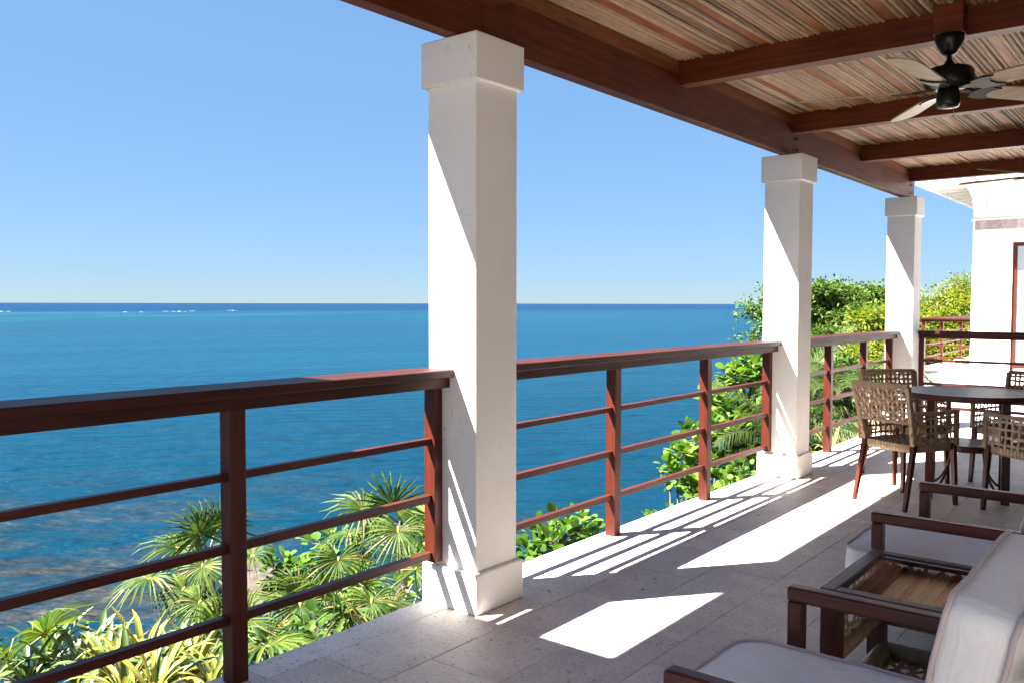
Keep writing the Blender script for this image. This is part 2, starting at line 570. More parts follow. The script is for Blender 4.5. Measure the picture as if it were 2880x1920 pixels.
# ------------------------------------------------------------------ mesh helpers
class MB:
    def __init__(self):
        self.v, self.f, self.a = [], [], None

    def add(self, vs, fs):
        o = len(self.v)
        self.v += [tuple(p) for p in vs]
        self.f += [tuple(i + o for i in f) for f in fs]

    def box(self, x0, x1, y0, y1, z0, z1):
        self.add([(x0, y0, z0), (x1, y0, z0), (x1, y1, z0), (x0, y1, z0), (x0, y0, z1), (x1, y0, z1), (x1, y1, z1), (x0, y1, z1)],
                 [(0, 3, 2, 1), (4, 5, 6, 7), (0, 1, 5, 4), (1, 2, 6, 5), (2, 3, 7, 6), (3, 0, 4, 7)])
        return self

    def beam(self, p, q, w, h, w2=None, h2=None, up=(0, 0, 1)):
        """square bar from p to q, w across, h along up; tapering to w2,h2"""
        p, q = Vector(p), Vector(q)
        d = (q - p).normalized()
        s = d.cross(Vector(up))
        if s.length < 1e-4:
            s = d.cross(Vector((0, 1, 0)))
        s.normalize()
        u = s.cross(d)
        w2 = w if w2 is None else w2
        h2 = h if h2 is None else h2
        vs = []
        for c, a, b in ((p, w, h), (q, w2, h2)):
            for i, j in ((-1, -1), (1, -1), (1, 1), (-1, 1)):
                vs.append(c + s * (i * a / 2) + u * (j * b / 2))
        self.add(vs, [(0, 1, 2, 3), (7, 6, 5, 4), (0, 4, 5, 1), (1, 5, 6, 2), (2, 6, 7, 3), (3, 7, 4, 0)])
        return self

    def tube(self, pts, rad, n=8, caps=True):
        pts = [Vector(p) for p in pts]
        if not hasattr(rad, '__len__'):
            rad = [rad] * len(pts)
        vs, fs = [], []
        ref = Vector((0.13, 0.21, 0.97))
        for i, p in enumerate(pts):
            d = (pts[min(i + 1, len(pts) - 1)] - pts[max(i - 1, 0)]).normalized()
            s = d.cross(ref)
            if s.length < 1e-3:
                s = d.cross(Vector((1, 0, 0)))
            s.normalize()
            u = s.cross(d)
            for k_ in range(n):
                a = 2 * math.pi * k_ / n
                vs.append(p + (s * math.cos(a) + u * math.sin(a)) * rad[i])
        for i in range(len(pts) - 1):
            for k_ in range(n):
                a, b = i * n + k_, i * n + (k_ + 1) % n
                fs.append((a, b, b + n, a + n))
        if caps:
            fs.append(tuple(reversed(range(n))))
            fs.append(tuple(range((len(pts) - 1) * n, len(pts) * n)))
        self.add(vs, fs)
        return self

    def lathe(self, prof, c=(0, 0), n=24):
        vs, fs = [], []
        for r, z in prof:
            for k_ in range(n):
                a = 2 * math.pi * k_ / n
                vs.append((c[0] + r * math.cos(a), c[1] + r * math.sin(a), z))
        for i in range(len(prof) - 1):
            for k_ in range(n):
                a, b = i * n + k_, i * n + (k_ + 1) % n
                fs.append((a, b, b + n, a + n))
        fs.append(tuple(reversed(range(n))))
        fs.append(tuple(range((len(prof) - 1) * n, len(prof) * n)))
        self.add(vs, fs)
        return self

    def mesh(self, name, mat, smooth=False):
        me = bpy.data.meshes.new(name)
        me.from_pydata(self.v, [], self.f)
        me.materials.append(mat)
        if smooth:
            me.polygons.foreach_set('use_smooth', [True] * len(me.polygons))
        if self.a is not None:
            at = me.attributes.new('across', 'FLOAT', 'POINT')
            at.data.foreach_set('value', self.a)
        me.update()
        return me

    def build(self, name, mat, parent=None, smooth=False, bevel=0.0, loc=None, seg=2):
        o = bpy.data.objects.new(name, self.mesh(name, mat, smooth))
        col.objects.link(o)
        if parent is not None:
            o.parent = parent
        if loc is not None:
            o.location = loc
        if bevel:
            b = o.modifiers.new('bevel', 'BEVEL')
            b.width = bevel
            b.segments = seg
            b.limit_method = 'ANGLE'
        return o


def shifted(mb, root):
    """world coordinates -> coordinates of an unrotated root"""
    L = root.location
    mb.v = [(p[0] - L.x, p[1] - L.y, p[2] - L.z) for p in mb.v]
    return mb


def thing(name, label, cat, loc=(0, 0, 0), rotz=0.0, group=None):
    o = bpy.data.objects.new(name, None)
    col.objects.link(o)
    o.location = loc
    o.rotation_euler = (0, 0, rotz)
    o.empty_display_size = 0.1
    o['label'] = label
    o['category'] = cat
    if group:
        o['group'] = group
    return o


def tag(o, label=None, cat=None, group=None, kind=None):
    for a, b in (('label', label), ('category', cat), ('group', group), ('kind', kind)):
        if b:
            o[a] = b
    return o


def inst(name, me, parent, loc=(0, 0, 0), rot=None, scale=None):
    o = bpy.data.objects.new(name, me)
    col.objects.link(o)
    o.parent = parent
    o.location = loc
    if rot is not None:
        o.rotation_euler = rot
    if scale is not None:
        o.scale = scale if hasattr(scale, '__len__') else (scale,) * 3
    return o


def copy_tree(o, parent=None):
    c = o.copy()
    col.objects.link(c)
    if parent is not None:
        c.parent = parent
    for ch in list(o.children):
        copy_tree(ch, c)
    return c


def ray(u, v):
    """direction through photo pixel (2880 wide) per metre of depth"""
    f = 2425.8
    return _fw + _rt * ((u - 1440) / f) - _up * ((v - 960) / f)


def P(u, v, d):
    return CAM + ray(u, v) * d


# ------------------------------------------------------------------ dimensions (metres)
SEA = -5.5
XS, W = -0.317, 0.2925                 # pillar inner face, pillar width
PY = [-0.83, 2.8988, 6.8074, 10.2836]  # near face of each pillar
PX, PW = -0.5216, 0.0667               # inner face and width of railing posts
XSLAB = -0.632

# ------------------------------------------------------------------ terrain
xs = np.concatenate([[-0.3], -np.array([0.9, 1.6, 2.6, 3.6, 4.8, 6.0, 7.2, 8.5, 10, 11.5, 13, 15, 18, 24])])


def ground_z(x, y):
    off = 0.0
    if y > 9.5:
        t = min(1.0, (y - 9.5) / 3.0)
        off = 2.2 * t
    px = [-40, -24, -18, -15, -13, -11.5, -10, -8.5, -7.2, -6, -4.8, -3.6, -2.6, -1.6, -0.9, 3]
    hi = [-7.5, -6.8, -6.2, -5.75, -5.5, -5.3, -5.0, -4.6, -4.15, -3.5, -2.8, -2.1, -1.5, -1.15, -1.0, -1.0]
    lo = [-7.5, -6.8, -6.3, -5.95, -5.75, -5.6, -5.4, -5.15, -4.9, -4.55, -4.1, -3.6, -3.1, -2.7, -2.4, -2.3]
    t2 = min(1.0, max(0.0, (y - 2.6) / 1.4))
    t3 = min(1.0, max(0.0, (y - 5.5) / 1.5)) * min(1.0, max(0.0, (13.0 - y) / 2.0)) * (1.0 if x > -9 else 0.0)
    pz = [a_ * (1 - t2) + b_ * t2 for a_, b_ in zip(hi, lo)]
    t4 = min(1.0, max(0.0, (y - 11) / 3.0)) * min(1.0, max(0.0, (-(x + off) - 4.0) / 2.5))
    return max(-6.9, float(np.interp(x + off, px, pz)) - max(2.6 * t3, 2.2 * t4))


tb = MB()
ys = np.linspace(-14, 60, 75)
gx = sorted(list(np.linspace(-26, -0.4, 60)) + [1.5, 8.0])
for j, y in enumerate(ys):
    for i, x in enumerate(gx):
        z = ground_z(x, y)
        if x < 0:
            z += 0.16 * math.sin(x * 2.1 + y * 1.3) * math.cos(y * 1.7 - x) + 0.1 * random.uniform(-1, 1) - 0.05
        tb.v.append((x, y, z))
nx = len(gx)
for j in range(len(ys) - 1):
    for i in range(nx - 1):
        a = j * nx + i
        tb.f.append((a, a + 1, a + nx + 1, a + nx))
tag(tb.build('ground', M['soil'], smooth=True), kind='structure')

sb = MB()
sb.add([(-90000, -60000, SEA), (90000, -60000, SEA), (90000, 90000, SEA), (-90000, 90000, SEA)], [(0, 1, 2, 3)])
tag(sb.build('sea', M['sea']), kind='structure')

# breakers on the reef
for i, (u, v, wd) in enumerate([(8, 877, 22), (466, 876, 12), (502, 876, 26), (538, 875, 10), (652, 873, 16), (352, 878, 8), (398, 878, 8)]):
    d = (1.4 - SEA) / ((v - 852.2) / 2425.8)
    p = P(u, 852.5, d)
    mb = MB()
    pts, rad = [], []
    L = wd * d / 2425.8 * 1.0
    for t in np.linspace(-1, 1, 13):
        pts.append((t * L + random.uniform(-.3, .3), random.uniform(-1.5, 1.5), 0.0))
        rad.append(max(0.03, (1 - t * t) * random.uniform(-0.7, 1.0) * 0.30))
    mb.tube(pts, rad, 7)
    o = mb.build('breaking_wave', M['foam'], smooth=True, loc=(p.x, p.y, SEA))
    o.rotation_euler = (0, 0, -YAW)
    where = ['at the left edge of the picture', 'second group, left half', 'longest of the group, in its middle', 'right end of the group in the middle', 'alone nearest to the white pillar', 'faint, leftmost of two faint ones', 'faint, rightmost of two faint ones'][i]
    tag(o, 'white wave breaking on the far reef, ' + where, 'wave', 'waves breaking on the reef')

# ------------------------------------------------------------------ terrace floor
root_mb = MB().box(XSLAB + 0.012, 5.0, -9.0, 10.62, -0.30, -0.012)
edge2 = [(-0.62, 10.62), (-2.76, 19.4), (-2.76, 34.0), (7.0, 34.0), (7.0, 10.62)]
root_mb.add([(a_, b_, -0.30) for a_, b_ in edge2] + [(a_, b_, -0.012) for a_, b_ in edge2], [(0, 1, 2, 3, 4), (9, 8, 7, 6, 5)] + [(i_, i_ + 5, (i_ + 1) % 5 + 5, (i_ + 1) % 5) for i_ in range(5)])
root = root_mb.build('terrace_floor', M['mortar'])
tag(root, kind='structure')
TW, TL = 0.345, 0.5175
tile_me = {}


def tile(x0, x1, y0, y1, name='floor_tile'):
    w, l = round(x1 - x0 - 0.0022, 4), round(y1 - y0 - 0.0022, 4)
    key = (w, l)
    if key not in tile_me:
        tile_me[key] = MB().box(-w / 2, w / 2, -l / 2, l / 2, -0.03, 0).mesh('floor_tile', M['stone'])
    o = inst(name, tile_me[key], root, ((x0 + x1) / 2, (y0 + y1) / 2, random.uniform(-0.0008, 0.0008)))
    b = o.modifiers.new('b', 'BEVEL')
    b.width = 0.001
    b.segments = 1
    return o


xe = [XSLAB, -0.475]
while xe[-1] < 2.2:
    xe.append(xe[-1] + TW)
rest = MB()
for ci in range(len(xe) - 1):
    y = 0.345 + (0.26 if ci % 2 else 0.0) - 0.5175 * 17
    while y < 10.6:
        y1 = min(y + TL, 10.62)
        if y1 - y > 0.08:
            # seen by the camera?
            cxm, cym = (xe[ci] + xe[ci + 1]) / 2 - CAM.x, (y + y1) / 2
            ang = math.degrees(math.atan2(cxm, cym))
            if -75 < ang < -6 and y > 0.6:
                tile(xe[ci], xe[ci + 1], y, y1)
            else:
                rest.box(xe[ci] + .0015, xe[ci + 1] - .0015, y + .0015, y1 - .0015, -0.03, 0)
        y = y1
x = xe[-1]
while x < 3.0:
    y = -9.0
    while y < 10.6:
        rest.box(x + .0015, min(x + TW, 5) - .0015, y + .0015, min(y + TL, 10.62) - .0015, -0.03, 0)
        y += TL
    x += TW
y = 10.62
while y < 34:
    x = -2.76
    while x < 7:
        if x > -0.6 - max(0, min(1, (y - 10.62) / 8.78)) * 2.17:
            rest.box(x + .0015, x + 0.69 - .0015, y + .0015, y + 0.69 - .0015, -0.03, 0)
        x += 0.69
    y += 0.69
ro = rest.build('floor_tiles', M['stone'], root)
tag(ro, kind='stuff')
lit = MB()
rl = random.Random(17)
for q in range(100):
    x_, y_ = rl.uniform(-.55, 1.5), rl.uniform(1.0, 9.0) ** 1.0
    a_, k_ = rl.uniform(0, 6.3), rl.choice((.004, .005, .006, .008, .013))
    c_, s_ = math.cos(a_), math.sin(a_)
    p_ = [(-1, 0), (-.3, .45), (.6, .35), (1, 0), (.4, -.4), (-.5, -.35)]
    lit.add([(x_ + (u_ * c_ - v_ * s_) * k_, y_ + (u_ * s_ + v_ * c_) * k_, .0018 + .3 * k_ * (i_ % 2)) for i_, (u_, v_) in enumerate(p_)], [tuple(range(6))])
tag(lit.build('leaf_litter', M['bark']), 'tiny dry leaf crumbs scattered on the pale stone floor', 'litter', kind='stuff')
# terrace side wall below the slab
MB().box(XSLAB + 0.03, XSLAB + 0.25, -4, 10.6, -1.4, -0.30).build('retaining_wall', M['plaster'], root)

# ------------------------------------------------------------------ pillars
pill_lab = ['square white pillar behind the camera carrying the veranda beam',
            'big square white pillar nearest the camera, between first and second railing',
            'middle square white pillar in front of the leafy trees',
            'farthest square white pillar, at the corner of the railings']
CO, BO = 0.0242, 0.0251
for i, y in enumerate(PY):
    t = thing('pillar', pill_lab[i], 'pillar', (XS - W / 2, y + W / 2, 0), group='white pillars along the railing')
    h = W / 2
    MB().box(-h, h, -h, h, 0.15, 2.42).build('shaft', M['plaster'], t, bevel=0.004)
    MB().box(-h - BO, h + BO, -h - BO, h + BO, 0, 0.1866).build('plinth', M['plaster'], t, bevel=0.008, seg=3)
    MB().box(-h - CO, h + CO, -h - CO, h + CO, 2.3874, 2.594).build('capital', M['plaster'], t, bevel=0.007, seg=3)


# ------------------------------------------------------------------ railings
BARS = [(0.7541, 0.7833), (0.4866, 0.52), (0.2212, 0.2538)]


def railing(label, axis, a0, a1, posts, half, c, group, lastbar=True, z0=0.0):
    """axis 'Y': runs along y from a0 to a1 at x centre c; axis 'X': along x at y centre c"""
    mid = (a0 + a1) / 2
    t = thing('railing', label, 'railing', (c, mid, 0) if axis == 'Y' else (mid, c, 0), group=group)

    def B(p0, p1, q0, q1, z_0, z_1):
        return MB().box(q0, q1, p0 - mid, p1 - mid, z_0, z_1) if axis == 'Y' else MB().box(p0 - mid, p1 - mid, q0, q1, z_0, z_1)
    lng, ver = 'red' + axis, 'redZ'
    rl_ = 'rail' + axis
    B(a0, a1, -0.108, 0.108, 1.066, 1.1025).build('handrail', M[rl_], t, bevel=0.006, seg=3)
    B(a0, a1, -0.079, 0.079, 1.019, 1.0655).build('lower_rail', M[rl_], t, bevel=0.002)
    for p in posts:
        B(p, p + PW, -PW / 2, PW / 2, 0.0, 1.0185).build('post', M[ver], t, bevel=0.003)
    hp = []
    for p in half:
        B(p, p + 0.052, -PW / 2, PW / 2, 0.205, 1.0185).build('end_post', M[ver], t, bevel=0.003)
        hp.append((p, p + 0.052))
    st = sorted([(p, p + PW) for p in posts] + hp)
    edges = [a0] + [e for s in st for e in s] + [a1]
    for (z_0, z_1) in BARS:
        for e0, e1 in zip(edges[0::2], edges[1::2]):
            if e1 - e0 > 0.08:
                B(e0 - 0.004, e1 + 0.004, -0.0205, 0.0145, z_0, z_1).build('bar', M[lng], t, bevel=0.002)
    return t


g = 'red wooden railings of the terrace'
cxr = PX - PW / 2
railing('dark shaded red wooden railing section nearest the camera, left of the big pillar', 'Y', -0.83 + W, PY[1] + 0.001, [0.28, 1.7816], [PY[1] - 0.054], cxr, g)
railing('red wooden railing section between the big pillar and the middle pillar', 'Y', PY[1] + W - .001, PY[2] + .001, [4.4026, 5.6339], [PY[1] + W + .002, PY[2] - 0.054], cxr, g)
railing('pale topped red railing section between middle pillar and farthest pillar', 'Y', PY[2] + W - .001, PY[3] + .001, [8.2245, 9.3053], [PY[2] + W + .002, PY[3] - 0.054], cxr, g)
railing('red wooden railing crossing the terrace end behind the dining table', 'X', -0.345, 5.0, [-0.335, 1.9, 3.9], [], 10.63, g)
railing('far red railing running along the sea edge beside the white house', 'Y', 20.8, 31.0, [22.35, 24.4, 26.5, 28.6], [], -2.65, g)
railing('short far red railing between corner post and white house wall', 'X', -2.72, -1.63, [-2.684], [], 20.72, g)

# ------------------------------------------------------------------ veranda roof
roof = thing('veranda_roof', 'veranda roof of dark red beams with grey brown bamboo ceiling', 'roof', (0, 5, 2.594))
X0, X1 = -0.4871, -0.4123
Z0, ZM, ZB, ZC = 2.594, 2.8447, 2.7788, 2.9283
segs = [(-1.2, PY[1] + W / 2 - .001), (PY[1] + W / 2 + .001, PY[2] + W / 2 - .001), (PY[2] + W / 2 + .001, 10.60)]
mains = []
for a, b in segs:
    mains.append(shifted(MB().box(X0, X1, a, b, Z0 + 0.002, ZM), roof).build('main_beam', M['beamY'], roof, bevel=0.003))
    shifted(MB().box(X0 - .06, X1 - 0.004, a, b, ZM + .001, ZC - 0.002), roof).build('ledger_strip', M['batten'], roof, bevel=0.002)
for bi, yb in ((1, PY[2] + W / 2), (2, 10.42)):
    for dy in ((-0.035, 0.035) if bi == 1 else (0.0, 0.06)):
        for z in (2.645, 2.735):
            mb = MB().tube([(X1 - 0.004, yb + dy, z + (0.01 if dy > 0 else 0)), (X1 + 0.007, yb + dy, z + (0.01 if dy > 0 else 0))], 0.011, 10)
            m_ = mains[1 if (bi == 1 and dy < 0) else 2]
            o = mb.build('bolt', M['bolt'], m_)
            shifted(mb, roof)
            o.data = mb.mesh('bolt', M['bolt'])
BEAMS = [1.25, 3.02, 4.9557, 6.8973, 8.6631, 10.4043]
BW = 0.105
for y in BEAMS:
    shifted(MB().box(X1 - 0.03, 2.998, y, y + BW, ZB, 3.0), roof).build('cross_beam', M['beamX'], roof, bevel=0.003)
sx = [-0.215 + 0.358 * i_ for i_ in range(10)]
for x in sx:
    shifted(MB().box(x - 0.030, x + 0.030, -1.2 if x < 1.14 else 3.06, 10.5, ZC + 0.006, ZC + 0.03), roof).build('ceiling_strip', M['batten'], roof, bevel=0.003)
# bamboo
cane_me = {}


def cane_mb(L, seed):
    rn = random.Random(seed)
    mb = MB()
    ys_, pos = [], 0.0
    node = rn.uniform(0.05, 0.25)
    while pos < L:
        ys_.append((pos, 1.0))
        if abs(pos - node) < 0.02:
            node += rn.uniform(0.20, 0.30)
        nxt = min(node, L)
        if nxt - pos > 0.03:
            ys_.append((nxt - 0.012, 0.98))
            ys_.append((nxt, 1.06))
        pos = nxt + 0.012
        node = nxt + rn.uniform(0.20, 0.3)
    ys_.append((L, 1.0))
    ph = rn.uniform(0, 6)
    n = 5
    vs, fs = [], []
    for i_, (yy, rr) in enumerate(ys_):
        dx = 0.0025 * math.sin(yy * 3.1 + ph)
        dz = 0.003 * math.sin(yy * 2.3 + ph * 1.7)
        for k_ in range(n):
            a = math.pi * (1 + k_ / (n - 1))
            vs.append((dx + 0.0143 * rr * math.cos(a), yy, dz + 0.0143 * rr * math.sin(a)))
    for i_ in range(len(ys_) - 1):
        for k_ in range(n - 1):
            a = i_ * n + k_
            fs.append((a, a + 1, a + n + 1, a + n))
    mb.add(vs, fs)
    return mb


bays = [(-1.2, BEAMS[0]), (BEAMS[0] + BW, BEAMS[1]), (BEAMS[1] + BW, BEAMS[2]), (BEAMS[2] + BW, BEAMS[3]), (BEAMS[3] + BW, BEAMS[4]), (BEAMS[4] + BW, BEAMS[5])]
canes_rest = MB()
cane_x = []
for i_ in range(-1, 9):
    a = (sx[i_] + 0.030) if i_ >= 0 else X1 - 0.03
    b = sx[i_ + 1] - 0.030
    n = max(1, round((b - a) / 0.0300))
    for j in range(n):
        cane_x.append((a + (b - a) * (j + 0.5) / n, (b - a) / n / 0.0304))
ncane = 0
for bi, (a, b) in enumerate(bays):
    L = b - a
    for ci, (x, sc) in enumerate(cane_x):
        far = 2.35 - 0.14 * a
        single = bi in (2, 3, 4) and x < far and ncane < 296
        if single:
            key = (bi, random.randrange(5))
            if key not in cane_me:
                cane_me[key] = cane_mb(L, bi * 10 + key[1]).mesh('bamboo_cane', M['cane'], True)
            o = inst('bamboo_cane', cane_me[key], roof, (x, a - 5, ZC + 0.013 + random.uniform(-0.006, 0.004) - 2.594), (0, 0, random.uniform(-1, 1) * 0.0016), (sc * random.uniform(0.93, 1.12), 1, random.uniform(0.9, 1.15)))
            ncane += 1
        elif x < 1.14 or bi >= 2:
            mb = cane_mb(L, ci % 7 + 70)
            dz = ZC + 0.013 + random.uniform(-0.006, 0.004)
            canes_rest.add([(p[0] + x, p[1] + a, p[2] + dz) for p in mb.v], mb.f)
tag(shifted(canes_rest, roof).build('bamboo_canes', M['cane'], roof, smooth=True), kind='stuff')
# roof covering above the ceiling; an unseen side slab is shaped to shade the near end
shifted(MB().box(-0.99, 3.0, 2.0, 10.56, 2.99, 3.1), roof).build('roof_cover', M['batten'], roof)
shifted(MB().box(-0.99, 1.15, -4.5, 1.999, 2.99, 3.1), roof).build('roof_cover', M['batten'], roof)  # stops short: opening added to let sky light onto the armchairs
shifted(MB().box(-2.15, -0.992, -1.3, 0.955, 2.99, 3.1), roof).build('shade_roof', M['batten'], roof)

# house wall on the inner side of the veranda (at the camera's right shoulder); the unseen roof opening beside it is for fill light
hw = thing('inner_house_wall', 'grey house wall with wooden doors along the inner side of the terrace', 'wall', (3.0, 3, 0))
shifted(MB().box(3.0, 3.25, -9, 10.5, 0, 3.4), hw).build('wall', M['inner'], hw)
for y in (3.4, 7.0):
    d = shifted(MB().box(2.96, 3.0, y, y + 2.6, 0.02, 2.35), hw).build('door', M['teakZ'], hw, bevel=0.004)
    for q in (0.1, 1.35):
        o = shifted(MB().box(2.945, 2.96, y + q, y + q + 1.15, 0.25, 2.25), hw).build('pane', M['pane'], d)


# ------------------------------------------------------------------ ceiling fans
def fan(label, x, y, zb, angles):
    t = thing('ceiling_fan', label, 'ceiling fan', (x, y, zb), group='ceiling fans under the bamboo ceiling')
    MB().box(-0.07, 0.07, -0.052, 0.055, 0.0, 0.15).build('mounting_block', M['beamX'], t, bevel=0.003)
    MB().lathe([(0.012, -0.105), (0.035, -0.095), (0.055, -0.06), (0.068, -0.03), (0.07, -0.001)]).build('canopy', M['bronze'], t, smooth=True)
    MB().tube([(0, 0, -0.09), (0, 0, -0.16)], 0.0125, 12).build('downrod', M['bronze'], t, smooth=True)
    MB().lathe([(0.014, -0.125), (0.03, -0.15), (0.06, -0.158), (0.105, -0.172), (0.118, -0.19), (0.122, -0.235), (0.112, -0.262), (0.07, -0.275)], n=32).build('motor_housing', M['bronze'], t, smooth=True)
    MB().lathe([(0.05, -0.27), (0.052, -0.29), (0.056, -0.30), (0.058, -0.345), (0.05, -0.365), (0.02, -0.372)], n=24).build('switch_housing', M['bronze'], t, smooth=True)
    MB().tube([(0.03, -0.02, -0.365), (0.03, -0.02, -0.41)], 0.0012, 5).tube([(0.03, -0.02, -0.41), (0.03, -0.02, -0.422)], 0.003, 6).build('pull_chain', M['pole'], t)
    view = Vector((x - CAM.x, y - CAM.y, 0)).normalized()
    right = Vector((view.y, -view.x, 0))
    # blade outline (x along the blade), pitch 13 degrees
    out = [(0.19, 0.045), (0.23, 0.058), (0.34, 0.066), (0.52, 0.073), (0.66, 0.076), (0.715, 0.068), (0.745, 0.045), (0.755, 0.0)]
    pts = [(a, b) for a, b in out] + [(a, -b) for a, b in reversed(out[:-1])]
    bm_ = MB()
    vs = [(a, b, 0.0035) for a, b in pts] + [(a, b, -0.0035) for a, b in pts]
    n = len(pts)
    bm_.add(vs, [tuple(range(n)), tuple(reversed(range(n, 2 * n)))] + [(i_, i_ + n, (i_ + 1) % n + n, (i_ + 1) % n) for i_ in range(n)])
    bme = bm_.mesh('blade', M['blade'])
    hb = MB()
    hb.beam((0.06, 0, 0.0), (0.17, 0, -0.006), 0.028, 0.012, 0.04, 0.01)
    crv = [(0.15, -0.05), (0.20, -0.062), (0.27, -0.055), (0.235, -0.03), (0.225, 0.0), (0.235, 0.03), (0.27, 0.055), (0.20, 0.062), (0.15, 0.05), (0.13, 0.0)]
    n = len(crv)
    hb.add([(a, b, -0.005) for a, b in crv] + [(a, b, -0.013) for a, b in crv], [tuple(range(n)), tuple(reversed(range(n, 2 * n)))] + [(i_, i_ + n, (i_ + 1) % n + n, (i_ + 1) % n) for i_ in range(n)])
    hme = hb.mesh('blade_bracket', M['bronze'])
    for a in angles:
        d = right * math.cos(R(a)) + view * math.sin(R(a))
        az = math.atan2(d.y, d.x)
        b = inst('blade', bme, t, (0, 0, -0.272))
        b.rotation_euler = Matrix.Rotation(az, 3, 'Z').to_4x4().to_3x3().to_euler()
        m3 = Matrix.Rotation(az, 3, 'Z') @ Matrix.Rotation(R(-13), 3, 'X')
        b.rotation_euler = m3.to_euler()
        inst('blade_bracket', hme, b)
    return t


fan('near ceiling fan with five pale wooden blades on dark bronze motor', 1.157, 4.898, ZB - 0.001, [110, 182, 254, 326, 38])
fan('far ceiling fan cut by the right edge, blades above the white house eave', 1.157, 8.605, ZB - 0.001, [158, 230, 302, 14, 86])


# ------------------------------------------------------------------ dining chairs (front = +Y)
def curve_back(u, v):
    """point on the backrest surface, u -1..1 across, v 0 bottom .. 1 top"""
    wd = 0.218 + 0.014 * v
    y = -0.212 - 0.085 * (0.35 + 0.65 * v) - 0.028 * (1 - u * u)
    return Vector((u * wd, y, 0.60 + 0.25 * v))


def strand(mb, pts, nrm, w, th=0.004):
    """flat ribbon along pts"""
    vs, fs = [], []
    for i_, p in enumerate(pts):
        d = (pts[min(i_ + 1, len(pts) - 1)] - pts[max(i_ - 1, 0)]).normalized()
        s = d.cross(nrm).normalized() * (w / 2)
        q = nrm * (th / 2)
        vs += [p - s - q, p + s - q, p + s + q, p - s + q]
    for i_ in range(len(pts) - 1):
        for k_ in range(4):
            a, b = i_ * 4 + k_, i_ * 4 + (k_ + 1) % 4
            fs.append((a, b, b + 4, a + 4))
    fs += [(3, 2, 1, 0), tuple(len(pts) * 4 - 4 + k_ for k_ in range(4))]
    mb.add(vs, fs)
    return mb


